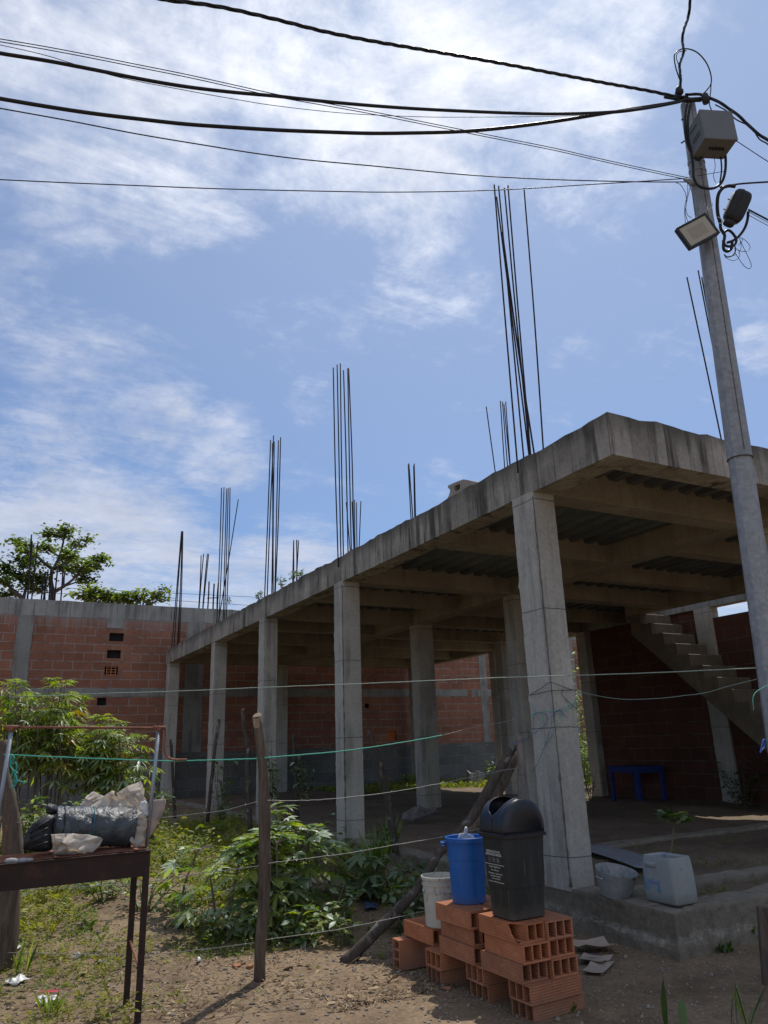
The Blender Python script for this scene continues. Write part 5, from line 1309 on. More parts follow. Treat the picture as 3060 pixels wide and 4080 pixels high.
# ------------------------------------------------------------------ charcoal grill with spit frame
t = thing('charcoal_grill', 'rusty steel charcoal grill on long legs with a pipe spit frame and crank', 'grill', (.45, 5.75, 0))
X0, X1, Y0, Y1, ZB, ZT = -.42, 1.145, 5.53, 5.965, .855, 1.005
mb = MB(); th = .006
for a, b in (((X0, Y0, ZB), (X1, Y0+th, ZT)), ((X0, Y1-th, ZB), (X1, Y1, ZT)), ((X0, Y0+th, ZB), (X0+th, Y1-th, ZT)), ((X1-th, Y0+th, ZB), (X1, Y1-th, ZT)), ((X0+th, Y0+th, ZB+.001), (X1-th, Y1-th, ZB+th))): mb.box(a, b)
for a, b in (((X0-.012, Y0-.012, ZT), (X1+.012, Y0+.02, ZT+.005)), ((X0-.012, Y1-.02, ZT), (X1+.012, Y1+.012, ZT+.005)), ((X1-.02, Y0+.02, ZT), (X1+.012, Y1-.02, ZT+.005)), ((X0-.012, Y0+.02, ZT), (X0+.02, Y1-.02, ZT+.005))): mb.box(a, b)
mb.obj('fire_box', MAT['rust'], t)
for x in (X0+.02, X1-.018):
    for y in (Y0-.002, Y1-.034):
        dx = .0; mb = MB().box((x-.018, y, -.03 if True else 0), (x+.018, y+.004, ZB+.10)).box((x-.018, y+.004, -.03), (x-.014, y+.036, ZB+.10)); mb.box((x-.0139, y+.0041, -.03), (x+.018, y+.034, ZB-.001)); mb.obj('leg', MAT['rust'], t)
MB().tube([(X1-.02, Y0+.02, .30), (X1-.02, Y1-.02, .40)], .009, 6).obj('brace', MAT['rustbar'], t)
mb = MB()
for i in range(7): mb.box((X0+.02, Y0+.045+i*.055, ZT+.006), (X1-.03, Y0+.052+i*.055, ZT+.012))
for x in (X0+.1, .1, .55, X1-.1): mb.box((x, Y0+.004, ZT+.0125), (x+.025, Y1-.004, ZT+.018))
mb.obj('grate', MAT['rustbar'], t)
lt, lb = Y(5.75)(45, 2912), Y(5.75)(-35, 3420); rt, rb = Y(5.75)(632, 2908), Y(5.75)(582, 3400)
lb.z = max(lb.z, ZT); rb = rt+(rb-rt)*((rt.z-ZT-.01)/(rt.z-rb.z)); lb = lt+(lb-lt)*((lt.z-ZT-.01)/(lt.z-lb.z))
MB().tube([lb, lt], .0135, 12).obj('upright', MAT['tube'], t, smooth=True); MB().tube([rb, rt], .0135, 12).obj('upright', MAT['tube'], t, smooth=True)
tl, tr_ = Y(5.75)(28, 2897), Y(5.75)(658, 2901)
mb = MB().tube([tl, tr_], .0085, 10); mb.obj('spit_bar', MAT['rustbar'], t, smooth=True)
mb = MB()
for q in (Y(5.75)(45, 2898), Y(5.75)(634, 2900)):
    d = (tr_-tl).normalized(); mb.tube([q-d*.045, q+d*.045], .015, 10); mb.tube([q-Vector((0, 0, .03)), q], .016, 10)
mb.obj('bearing_sleeve', MAT['rustbar'], t, smooth=True)
MB().tube(spline([tr_, Y(5.75)(657, 2935), Y(5.75)(655, 2980), Y(5.75)(664, 3012), Y(5.75)(690, 3026), Y(5.75)(744, 3027)], 6), .0085, 8).obj('crank_handle', MAT['rustbar'], t, smooth=True)
def chain(p, q, n_):
    mb = MB(); p, q = Vector(p), Vector(q); d = (q-p)/n_
    for i in range(n_):
        c_ = p+d*(i+.5); u = Vector((1, 0, 0)) if i % 2 else Vector((0, 1, 0)); L = d.length*.68
        mb.tube([c_+u*.006*math.cos(a)*1.2+d.normalized()*(L*.9)*math.sin(a) for a in LS(0, 2*math.pi, 11)], .0022, 5, caps=False)
    return mb
chain(Y(5.80)(594, 2935), Y(5.80)(586, 3210), 24).obj('chain', MAT['rustbar'], t, smooth=True)
chain(Y(5.60)(24, 3290), Y(5.60)(12, 3405), 10).obj('chain', MAT['rustbar'], t, smooth=True)
mb = MB()
for i, (a, b, r_) in enumerate(((42, 3430, .03), (62, 3431, .026), (92, 3428, .028), (118, 3426, .02))):
    p = on(a, b, 1, 5.57); mb.lathe([(0, -r_*.6), (r_*.8, -r_*.35), (r_, 0), (r_*.7, r_*.45), (0, r_*.6)], p, 9, 0, 1.3, .8)
solid('ash_lumps', mb, plain('grey_ash', (.36, .35, .34), .95), 'small grey ash lumps in the grill tray at the left', 'ash', smooth=True)
# load lying on the grill
t = thing('sheeting_roll', 'roll of dark plastic sheeting tied with a strap, lying on the grill', 'roll', (.75, 5.76, ZT+.018))
pa, pb = on(212, 3300, 1, 5.76), on(528, 3334, 1, 5.76); zr = .128; pa.z = ZT+.02+zr+.02; pb.z = ZT+.02+zr-.015
k = 46; n_ = 40; d = (pb-pa).normalized(); a_ = Vector((0, 0, 1)); b_ = d.cross(a_).normalized(); a_ = b_.cross(d); vs = []
for i in range(k):
    f = i/(k-1); c_ = pa.lerp(pb, f); fl = -.004*math.exp(-((f-.46)/.02)**2)*2
    for j in range(n_):
        q = 2*math.pi*j/n_; rr = zr*(1+.10*math.cos(q+.4))*(.98 if f > .75 else 1)+.010*fbm((f*9, q*1.6, 3), 5)+fl+.006*fbm((f*22, q*3, 7), 4)
        if 0 < i < k-1: pass
        vs.append(c_+rr*(math.cos(q)*a_+math.sin(q)*b_))
mb = MB().add(vs, [(i*n_+j, i*n_+(j+1) % n_, (i+1)*n_+(j+1) % n_, (i+1)*n_+j) for i in range(k-1) for j in range(n_)]+[tuple(range(n_-1, -1, -1)), tuple((k-1)*n_+j for j in range(n_))])
mb.obj('sheeting', MAT['tarp'], t, smooth=True)
cb = pa.lerp(pb, .46); mb = MB(); vs = [cb+(zr*(1+.10*math.cos(q+.4))-.002)*(math.cos(q)*a_+math.sin(q)*b_) for q in LS(0, 2*math.pi, 33)]
mb.tube(vs, .0042, 6, caps=False); mb.obj('strap', MAT['tarpband'], t, smooth=True)
cb = pa.lerp(pb, .10); mb = MB(); vs = [cb+(zr*(1+.10*math.cos(q+.4))+.002)*(math.cos(q)*a_+math.sin(q)*b_) for q in LS(0, 2*math.pi, 33)]
mb.tube(vs, .005, 6, caps=False); mb.obj('binding', MAT['black'], t, smooth=True)
def zg(a, b, y): return on(a*.2411, 3000+b*.2411, 1, y)
t = thing('bin_bag_bundle', 'black ribbed plastic bundle at the left end of the sheeting roll', 'bundle', (.4, 5.72, ZT+.018))
pol = [zg(a, b, 5.66) for a, b in ((395, 1600), (405, 1450), (420, 1330), (560, 1150), (700, 1060), (810, 1015), (900, 1060), (880, 1300), (850, 1610), (600, 1640))]
puffy(MB(), pol, VIEW, .055, 3, .012, 12, 72).obj('body', MAT['blackplastic'], t, smooth=True)
mb = MB()
for (a0, b0, a1, b1) in ((470, 1340, 810, 1110), (450, 1440, 800, 1230), (440, 1520, 790, 1350), (470, 1590, 800, 1470)):
    mb.tube(spline([zg(a0, b0, 5.645), zg((a0+a1)/2, (b0+b1)/2-12, 5.575), zg(a1, b1, 5.60)], 6), [.003]+[.006]*11+[.003], 7)
mb.obj('rib', MAT['blackplastic'], t, smooth=True)
pol = [zg(a, b, 5.72) for a, b in ((760, 880), (800, 840), (900, 850), (980, 940), (940, 1000), (870, 1030), (800, 1000))]
puffy(MB(), pol, VIEW, .035, 8, .02, 8, 40).obj('knot', MAT['blackplastic'], t, smooth=True)
def sheet(poly, N, seed, bulge=.05, ncr=9, amp=.03, rings=26, nb=130):
    """one crumpled layer of woven cloth with sharp creases"""
    P = [Vector(p) for p in poly]; N = Vector(N).normalized(); k = len(P); rr = random.Random(seed)
    per = [(P[(i+1) % k]-P[i]).length for i in range(k)]; tot = sum(per); B_ = []
    for q in range(nb):
        s_ = tot*q/nb; i = 0
        while s_ > per[i] and i < k-1: s_ -= per[i]; i += 1
        B_.append(P[i].lerp(P[(i+1) % k], min(1, s_/max(per[i], 1e-9))))
    c = sum(P, Vector())/k; U = N.cross(Vector((0, 0, 1))).normalized(); V = Vector((0, 0, 1)); sz = tot/6; cr = []
    for q in range(ncr):
        a = rr.uniform(0, math.pi); cr.append((rr.uniform(-.8, .8)*sz, math.cos(a), math.sin(a), rr.choice((-1, 1, 1))*rr.uniform(.4, 1)*amp, rr.uniform(.10, .30)*sz, rr.uniform(0, 6)))
    def disp(p, f):
        u, v = (p-c).dot(U), (p-c).dot(V); d = bulge*(1-f*f)
        for o_, ca, sa, am, w_, ph in cr:
            t_ = u*ca+v*sa-o_+.012*math.sin(9*(u*sa-v*ca)/sz+ph); d += am*math.exp(-abs(t_)/w_)
        return d+amp*.35*fbm((u*14, v*14, seed), 3)
    vs = [c+N*disp(c, 0)]
    for r in range(1, rings+1):
        for q in range(nb): p = c.lerp(B_[q], r/rings); vs.append(p+N*disp(p, r/rings))
    fs = [(0, 1+q, 1+(q+1) % nb) for q in range(nb)]
    for r in range(rings-1):
        for q in range(nb): a = 1+r*nb+q; b = 1+r*nb+(q+1) % nb; fs.append((a, a+nb, b+nb, b))
    return MB().add(vs, fs)
def z5(a, b, y): return on(300+a*.2411, 3050+b*.2411, 1, y)
def sack(label, pts, y, m, th, seed, fold=.018, N=VIEW):
    if th > .018: return solid('empty_sack', puffy(MB(), [z5(a, b, y) for a, b in pts], N, th, seed, fold, 20, 130), m, label, 'sack', 'crumpled empty woven sacks on the grill', smooth=True)
    o = solid('empty_sack', sheet([z5(a, b, y) for a, b in pts], -VIEW, seed, .045, 9, fold), m, label, 'sack', 'crumpled empty woven sacks on the grill', smooth=True)
    q = o.modifiers.new('t', 'SOLIDIFY'); q.thickness = .0015; return o
def _n(): pass
sack('white crumpled sack at the back left of the sack pile on the grill', [(10, 770), (60, 690), (110, 620), (200, 520), (280, 440), (310, 430), (390, 480), (480, 520), (420, 600), (330, 700), (200, 860), (60, 850)], 5.90, MAT['sack'], 0.012, 1, .026)
sack('stained pale sack with one peak, in the middle of the pile behind the roll', [(40, 800), (140, 740), (230, 690), (330, 640), (480, 520), (560, 465), (650, 410), (695, 425), (720, 480), (800, 590), (890, 660), (840, 800), (780, 960), (600, 980), (300, 960), (120, 880)], 5.86, MAT['sack'], 0.014, 2, .034)
sack('tallest frayed sack standing up at the right of the pile', [(690, 460), (800, 390), (900, 330), (980, 300), (1050, 260), (1110, 330), (1150, 420), (1190, 590), (1160, 760), (1060, 900), (900, 900), (800, 700)], 5.91, MAT['sack'], 0.012, 5, .032)
sack('tightly twisted sack ball hanging at the right end of the roll', [(770, 860), (800, 770), (880, 715), (980, 720), (1080, 760), (1150, 800), (1185, 900), (1175, 1040), (1120, 1150), (1130, 1250), (1000, 1390), (950, 1290), (930, 1150), (900, 1010), (800, 940)], 5.70, MAT['sack'], 0.02, 9, .05)
sack('brownish sack strip with a hemmed end right of the grey upright', [(1285, 570), (1480, 550), (1495, 620), (1440, 820), (1330, 1040), (1250, 1200), (1140, 1370), (1020, 1390), (1090, 1250), (1170, 1050), (1200, 880), (1250, 850)], 5.80, MAT['sack2'], .01, 12, .02)
sack('small white sack scrunched beside the upright pipe', [(1060, 660), (1090, 600), (1160, 575), (1200, 620), (1205, 760), (1210, 820), (1160, 860), (1110, 780)], 5.74, MAT['bagwhite'], .02, 14, .02)
pol = [zg(a, b, 5.60) for a, b in ((835, 1345), (1000, 1340), (1250, 1335), (1450, 1350), (1640, 1395), (1665, 1440), (1640, 1540), (1550, 1640), (1300, 1670), (1100, 1685), (840, 1705), (830, 1620), (850, 1520))]
o = solid('empty_sack', sheet(pol, -VIEW, 21, .05, 10, .034), MAT['sack'], 'folded pale sack draped low at the front edge of the grill', 'sack', 'crumpled empty woven sacks on the grill', smooth=True); q = o.modifiers.new('t', 'SOLIDIFY'); q.thickness = .0015
# sack and scraps on the ground
def onf(a, b, z): return on(a, b, 2, z)
pol = [on(*z8(900, 2400, .663)(a, b), 1, 11.9) for a, b in ((1055, 1390), (1065, 1350), (1130, 1310), (1170, 1300), (1210, 1320), (1270, 1310), (1280, 1345), (1200, 1370), (1150, 1400), (1090, 1402))]
lowz = min(p.z for p in pol); pol = [Vector((p.x, p.y, p.z-lowz+.33)) for p in pol]
solid('crumpled_sack', puffy(MB(), pol, VIEW, .12, 31, .05, 10, 70), MAT['sackgrey'], 'crumpled grey-white sack lying on the dark floor behind the buckets', 'sack', smooth=True)
def scrap(name, label, cat, a, b, wpx, hpx, m, z=.0, th=.012, seed=0, irr=.5, n=11):
    c_ = onf(a, b, z); rw = wpx/2/FPX*(c_-CAM).dot(FW); rr = random.Random(seed*13+1); pol = []
    for q in range(n):
        an = 2*math.pi*q/n; s_ = 1+irr*(rr.random()-.5)*2
        pol.append(Vector((c_.x+math.cos(an)*rw*s_*.83+math.sin(an)*rw*hpx/wpx*2.0*s_*.55, c_.y-math.cos(an)*rw*s_*.55+math.sin(an)*rw*hpx/wpx*2.0*s_*.83, 0)))
    for p in pol: p.z = gz(p.x, p.y)+th*1.1+.006
    return solid(name, puffy(MB(), pol, Vector((0, 0, 1)), th*.6, seed, .022, 8, 56), m, label, cat, smooth=True)
scrap('plastic_bag_scrap', 'white crumpled plastic bag on the soil beside the left post foot', 'litter', 67, 3922, 85, 34, MAT['bagwhite'], seed=1, th=.012)
scrap('plastic_bag_scrap', 'white plastic scrap against the left wooden post', 'litter', 53, 3797, 45, 26, MAT['bagwhite'], .03, seed=2, th=.01)
t = scrap('snack_wrapper', 'crumpled grey-white wrapper with a red edge on the soil', 'litter', 178, 3984, 84, 44, MAT['bagwhite'], seed=3, th=.01)
ORG[t.name] = Vector(t.location); c_ = onf(190, 3972, .03); u_ = Vector((.83, -.55, 0))
MB().add([c_+u_*a+Vector((.55, .83, 0))*b+Vector((0, 0, zc)) for a, b, zc in ((-.06, 0, .028), (.065, 0, .03), (.07, .04, .034), (-.055, .04, .03))], [(0, 1, 2, 3)]).obj('red_print', MAT['bagred'], t)
for a, b, w_, h_, lab, m, sd_ in ((304, 3824, 24, 14, 'tiny white paper scrap left of the grill legs', 'bagwhite', 4), (795, 3826, 18, 10, 'tiny pale scrap on the soil between grill and middle post', 'bagwhite', 5), (400, 3835, 44, 16, 'dark blue-black plastic scrap between the weeds under the grill', 'blackplastic', 6), (110, 3640, 30, 10, 'small pale scrap near the left post, farther back', 'bagwhite', 7)):
    scrap('litter_scrap', lab, 'litter', a, b, w_, h_, MAT[m], .02, seed=sd_, th=.008)
def chunk(label, a, b, s_, m, seed, name='brick_chunk', cat='rubble', grp='brick rubble on the garden soil'):
    c_ = onf(a, b, .01); rr = random.Random(seed); c_.z = gz(c_.x, c_.y)+s_*.35; rot = Matrix.Rotation(rr.uniform(0, 3), 3, 'Z') @ Matrix.Rotation(rr.uniform(-.3, .3), 3, 'X')
    vs = [c_+rot @ Vector((x*s_*rr.uniform(.7, 1.2), y*s_*rr.uniform(.5, .9), z*s_*rr.uniform(.3, .5))) for x, y, z in ((-1,-1,-1),(1,-1,-1),(1,1,-1),(-1,1,-1),(-1,-1,1),(1,-1,1),(1,1,1),(-1,1,1))]
    return solid(name, MB().add(vs, [(0,3,2,1),(4,5,6,7),(0,1,5,4),(1,2,6,5),(2,3,7,6),(3,0,4,7)]), m, label, cat, grp, bevel=.004)
chunk('red brick fragment nearest left of the middle post foot', 941, 3850, .030, MAT['clay'], 1); chunk('small red brick fragment behind the larger ones by the middle post', 970, 3837, .022, MAT['clay'], 2); chunk('flat red brick fragment touching the middle post foot', 996, 3856, .030, MAT['clay'], 3)
chunk('brown brick stub on the soil right of the middle post', 1148, 3858, .032, MAT['litter'], 4); chunk('red brick chip between the grill legs and the weeds', 535, 3689, .024, MAT['clay'], 5); chunk('reddish stone in the shade in front of the brick stack', 1783, 3945, .026, MAT['clay'], 6)
chunk('pale grey stone lying among weeds left of the grill legs', 326, 3724, .055, MAT['stone'], 7, 'stone', 'stone', None); chunk('pale stone at the sunlit edge of the slab shadow', 1534, 3946, .022, MAT['stone'], 8, 'stone', 'stone', None)
scrap('blue_plastic_scrap', 'dull blue plastic sheet among weeds in the slab shade', 'litter', 1474, 3590, 62, 30, plain('dull_blue', (.035, .05, .13), .6), .1, seed=11, th=.03)
for i, (a, b, c2, d2, lab) in enumerate(((1380, 3850, 1475, 3800, 'dry stick at the foot of the leaning log'), (1545, 3915, 1598, 3880, 'dry twig on the sunlit dirt left of the bricks'), (150, 3575, 340, 3525, 'long dry stick on the soil behind the grill'), (620, 3640, 760, 3560, 'dead upright weed stalk right of the grill legs'))):
    p, q = onf(a, b, .015), onf(c2, d2, .02 if i < 2 else .1)
    if i == 3: q = on(748, 3580, 1, p.y+.05)
    mb = MB().tube([p, p.lerp(q, .5)+Vector((0, 0, .015)), q], [.006, .005, .003], 6); solid('dry_stick', mb, MAT['litter'], lab, 'stick', smooth=True)

for i, (px_, py_, w_, lab) in enumerate(((1882, 3138, .30, 'pale broken concrete lump by the far wall, left of the pair behind the log'), (1912, 3141, .26, 'pale broken concrete lump by the far wall, right of the pair behind the log'))):
    c_ = on(px_, py_, 1, 21.4); c_.z = .30; mb = MB(); rr = random.Random(i+4)
    vs = [c_+Vector((x*w_*.5*rr.uniform(.8, 1.1), y*.12, .25*(z+.5)*rr.uniform(.7, 1.2))) for x, y, z in ((-1,-1,-1),(1,-1,-1),(1,1,-1),(-1,1,-1),(-1,-1,1),(1,-1,1),(1,1,1),(-1,1,1))]
    solid('concrete_lump', mb.add(vs, [(0,3,2,1),(4,5,6,7),(0,1,5,4),(1,2,6,5),(2,3,7,6),(3,0,4,7)]), MAT['ring'], lab, 'rubble', 'concrete lumps by the far wall', bevel=.02)
# hollow grey block left on the slab edge
t = thing('concrete_block', 'broken hollow grey concrete block left on the slab edge', 'block', (5.05, 7.3, T))
f4 = z8(1550, 1800, .2712); pol = [on(*f4(a, b), 0, 5.02) for a, b in ((840, 720), (880, 640), (902, 565), (862, 525), (870, 495), (980, 445), (1090, 405), (1140, 412), (1290, 445), (1290, 560))]
hole = [on(*f4(a, b), 0, 5.02) for a, b in ((955, 560), (965, 500), (1045, 470), (1040, 545), (985, 585))]
mb = MB(); k = len(pol); off = Vector((.17, 0, 0)); kh = len(hole)
vs = pol+[p+off for p in pol]; fs = [(i, (i+1) % k, k+(i+1) % k, k+i) for i in range(k)]+[tuple(range(k, 2*k))]; mb.add(vs, fs)
# front face as a ring round the hole
import itertools
c_ = sum(hole, Vector())/kh; ringO = []
def resample(P, n):
    P = [Vector(p) for p in P]; per = [(P[(i+1) % len(P)]-P[i]).length for i in range(len(P))]; tot = sum(per); out = []
    for q in range(n):
        s = tot*q/n; i = 0
        while s > per[i] and i < len(P)-1: s -= per[i]; i += 1
        out.append(P[i].lerp(P[(i+1) % len(P)], min(1, s/per[i])))
    return out
def angsort(P): return sorted(P, key=lambda p: math.atan2(p.z-c_.z, p.y-c_.y))
ro = angsort(resample(pol, 60)); ri = angsort(resample(hole, 60))
mb.add(ro+ri, [(i, (i+1) % 60, 60+(i+1) % 60, 60+i) for i in range(60)]); mb.add(ri+[p+off*.9 for p in ri], [(i, (i+1) % 60, 60+(i+1) % 60, 60+i) for i in range(60)]+[tuple(range(60, 120))])
mb.obj('shell', MAT['blockgrey'], t)

# ------------------------------------------------------------------ utility pole, boxes, lamp and cables
def pax(z): return Vector((4.953+.060*z, 3.5, z))
t = thing('utility_pole', 'tall tapering galvanised steel utility pole at the right edge', 'pole', (4.953, 3.5, 0))
def prad(z): return float(np.interp(z, [0, 3.75, 8], [.104, .089, .058]))
def shaft(z0, z1, add=0):
    mb = MB(); n_ = 10; zs_ = LS(z0, z1, 8); vs = []
    for z in zs_:
        for j in range(n_):
            q = 2*math.pi*(j+.3)/n_; r = prad(z)+add; vs.append(pax(z)+Vector((r*math.cos(q), r*math.sin(q), 0)))
    return mb.add(vs, [(i*n_+j, i*n_+(j+1) % n_, (i+1)*n_+(j+1) % n_, (i+1)*n_+j) for i in range(7) for j in range(n_)]+[tuple(7*n_+j for j in range(n_)), tuple(range(n_-1, -1, -1))])
ZJ = on(2940, 1800, 1, 3.4).z
shaft(-.1, ZJ+.02).obj('shaft', MAT['galv'], t); shaft(ZJ, 7.44, .005).obj('upper_shaft', MAT['galv'], t)
q = [pax(ZJ)+Vector(((prad(ZJ)+.006)*math.cos(a), (prad(ZJ)+.006)*math.sin(a), 0)) for a in LS(0, 2*math.pi, 33)]
MB().tube(q, .004, 6, caps=False).obj('joint_ring', MAT['ink'], t)
def seam(q0): return MB().tube([pax(z)+Vector(((prad(z)+.004)*math.cos(q0), (prad(z)+.004)*math.sin(q0), 0)) for z in LS(ZJ+.05, 7.4, 9)], .0025, 5)
seam(R(-118)).obj('weld_seam', MAT['ink'], t)
for z in (6.62, 6.72):
    q = [pax(z)+Vector(((prad(z)+.008)*math.cos(a), (prad(z)+.008)*math.sin(a), .02*math.sin(a))) for a in LS(0, 2*math.pi, 33)]
    mb = MB(); mb.add([p+Vector((0, 0, dz)) for dz in (-.012, .012) for p in q], [(i, i+1, 34+i, 33+i) for i in range(32)]); o = mb.obj('steel_band', MAT['galv'], t); m_ = o.modifiers.new('t', 'SOLIDIFY'); m_.thickness = .003
def zA(a, b): return 2300+a*.458, b*.458       # top-right zoom
def zB(a, b): return 2650+a*.2471, 700+b*.2471 # lamp zoom
ZD = 7.05
# insulator hardware on the pole head
p = depth(*zA(885, 790), ZD); mb = MB().lathe([(0, -.05), (.022, -.05), (.038, -.03), (.04, -.01), (.026, 0), (.03, .02), (.018, .045), (0, .05)], p, 14); mb.obj('insulator', MAT['ceramic'], t, smooth=True)
p2 = depth(*zA(1115, 860), ZD-.1); MB().lathe([(0, -.05), (.03, -.045), (.036, 0), (.03, .045), (0, .05)], p2, 14).obj('insulator', MAT['ceramic'], t, smooth=True)
mb = MB().tube([depth(*zA(760, 835), ZD-.02), depth(*zA(960, 870), ZD), depth(*zA(1080, 865), ZD-.06)], .022, 8); mb.obj('cable_bracket', MAT['ceramic'], t, smooth=True)
MB().tube([depth(*zA(905, 1045), ZD), depth(*zA(965, 1010), ZD-.03)], .009, 6).obj('bolt', MAT['ceramic'], t)
MB().tube([depth(*zA(905, 1245), ZD), depth(*zA(960, 1205), ZD-.05)], .009, 6).obj('bolt', MAT['ceramic'], t)
mb = MB().tube([depth(*zA(930, 1560), 6.8), depth(*zA(985, 1580), 6.75), depth(*zA(1015, 1600), 6.72)], [.012, .028, .03], 8); mb.obj('cable_bracket', MAT['galv'], t, smooth=True)
# meter / junction box
bc = depth(2834, 540, 6.58); vh = Vector((bc.x, bc.y, 0)).normalized(); rh = Vector((vh.y, -vh.x, 0))
nf = (-vh*math.cos(R(36))+rh*math.sin(R(36))).normalized(); nl = Vector((nf.y, -nf.x, 0)); nl = nl if nl.dot(rh) < 0 else -nl
t = thing('junction_box', 'grey plastic junction box strapped high on the utility pole', 'box', bc-Vector((0, 0, .14)))
Mb = Matrix(((-nl.x, -nf.x, 0, bc.x), (-nl.y, -nf.y, 0, bc.y), (0, 0, 1, bc.z), (0, 0, 0, 1)))
MB().box((-.15, -.095, -.155), (.15, .11, .155), mat=Mb).obj('housing', MAT['boxgrey'], t, bevel=.008)
MB().box((-.154, -.126, -.16), (.154, -.096, .16), mat=Mb).obj('cover', MAT['boxgrey'], t, bevel=.008)
mb = MB()
for z in (-.06, -.03, .07): mb.box((-.1535, -.06+z*.2, z), (-.1505, .06+z*.2, z+.008), mat=Mb)
mb.obj('vent_slot', MAT['ink'], t)
mb = MB()
for x in (-.05, -.02, .01, .04, .07): mb.tube([Mb @ Vector((x, -.02, -.157)), Mb @ Vector((x, -.02, -.178))], .011, 8)
mb.obj('cable_gland', MAT['ceramic'], t)
mb = MB()
for x, z in ((.157, .10), (.157, -.11)): mb.tube([Mb @ Vector((x-.006, -.09, z)), Mb @ Vector((x+.012, -.09, z))], .008, 8)
mb.obj('latch', MAT['ceramic'], t)
# floodlight
FZ = 6.45
cr = [depth(*zB(a, b), FZ+dz) for a, b, dz in ((605, 550, .03), (850, 880, -.01), (450, 1225, -.06), (210, 900, -.02))]
c_ = sum(cr, Vector())/4; e1 = (cr[1]-cr[0]); e2 = (cr[3]-cr[0]); w1, w2 = e1.length, e2.length; e1.normalize(); e2 = (e2-e1*e2.dot(e1)).normalized(); nn = e1.cross(e2); nn = nn if nn.dot(FW) < 0 else -nn
t = thing('floodlight', 'tilted square black floodlight with cream glass on the utility pole', 'lamp', c_)
MF = Matrix(((e1.x, e2.x, nn.x, c_.x), (e1.y, e2.y, nn.y, c_.y), (e1.z, e2.z, nn.z, c_.z), (0, 0, 0, 1)))
if MF.to_3x3().determinant() < 0: MF = MF @ Matrix.Scale(-1, 4, Vector((1, 0, 0)))
MB().box((-w1/2, -w2/2, -.045), (w1/2, w2/2, -.004), mat=MF).obj('housing', MAT['blackplastic'], t, bevel=.012)
bz = .021; mb = MB()
for a, b in (((-w1/2, -w2/2), (w1/2, -w2/2+bz)), ((-w1/2, w2/2-bz), (w1/2, w2/2)), ((-w1/2, -w2/2+bz), (-w1/2+bz, w2/2-bz)), ((w1/2-bz, -w2/2+bz), (w1/2, w2/2-bz))): mb.box((*a, -.0035), (*b, .006), mat=MF)
mb.obj('bezel', MAT['blackplastic'], t, bevel=.003)
MB().box((-w1/2+bz+.001, -w2/2+bz+.001, -.0035), (w1/2-bz-.001, w2/2-bz-.001, .001), mat=MF).obj('glass', MAT['lens'], t)
mb = MB().box((-w1*.24, -w2*.26, .0012), (w1*.24, w2*.26, .0022), mat=MF); mb.obj('led_board', MAT['lens2'], t)
mb = MB()
for x, y in ((.16*w1, -.12*w2), (-.16*w1, .14*w2)): mb.box((x-.0025, y-.0025, .0023), (x+.0025, y+.0025, .003), mat=MF)
mb.obj('led_mark', MAT['ink'], t)
pz = pax(on(2850, 900, 1, 3.4).z); MB().tube([c_-nn*.05, (c_-nn*.05).lerp(pz, .5)+e1*.03, pz-vh*.05], .014, 8).obj('bracket', MAT['blackplastic'], t)
# splice closure
sc_ = depth(*zB(1165, 500), 6.75); ua = (RT*.40+UP*.92).normalized(); ub = (RT*.92-UP*.40).normalized(); un = ua.cross(ub)
t = thing('splice_closure', 'black rounded cable splice closure hanging beside the utility pole', 'box', sc_-ua*.17)
def superbox(c_, a, b, n_, la, lb, ln, p=4.5, nu=22, nv=32):
    vs = []
    def sg(v, e): return math.copysign(abs(v)**(2/e), v)
    for i in range(nu+1):
        ph = -math.pi/2+math.pi*i/nu
        for j in range(nv):
            th = 2*math.pi*j/nv; vs.append(c_+a*la*sg(math.sin(ph), p)+b*lb*sg(math.cos(ph), p)*sg(math.cos(th), p)+n_*ln*sg(math.cos(ph), p)*sg(math.sin(th), p))
    return MB().add(vs, [(i*nv+j, i*nv+(j+1) % nv, (i+1)*nv+(j+1) % nv, (i+1)*nv+j) for i in range(nu) for j in range(nv)])
superbox(sc_, ua, ub, un, .150, .085, .06).obj('body', MAT['blackplastic'], t, smooth=True)
superbox(sc_-ub*.02, ua, ub, un, .153, .012, .064, 5).obj('seam_flange', MAT['black'], t, smooth=True)
mb = MB()
for s_ in (-.07, .03): mb.tube([sc_+ua*s_-ub*.088, sc_+ua*s_-ub*.110], .006, 6)
mb.obj('clip', MAT['galv'], t)
superbox(sc_-ua*.165-ub*.01, ua, ub, un, .035, .05, .04, 3).obj('end_cap', MAT['blackplastic'], t, smooth=True)
ZC = 6.85
def loopc(name, label, m, lists, rs, f, Z, cat='cable'):
    mb = MB()
    for l, r in zip(lists, rs): mb.tube(spline([depth(*f(a, b), Z) for a, b in l], 8), r, 7)
    return solid(name, mb, m, label, cat, smooth=True)
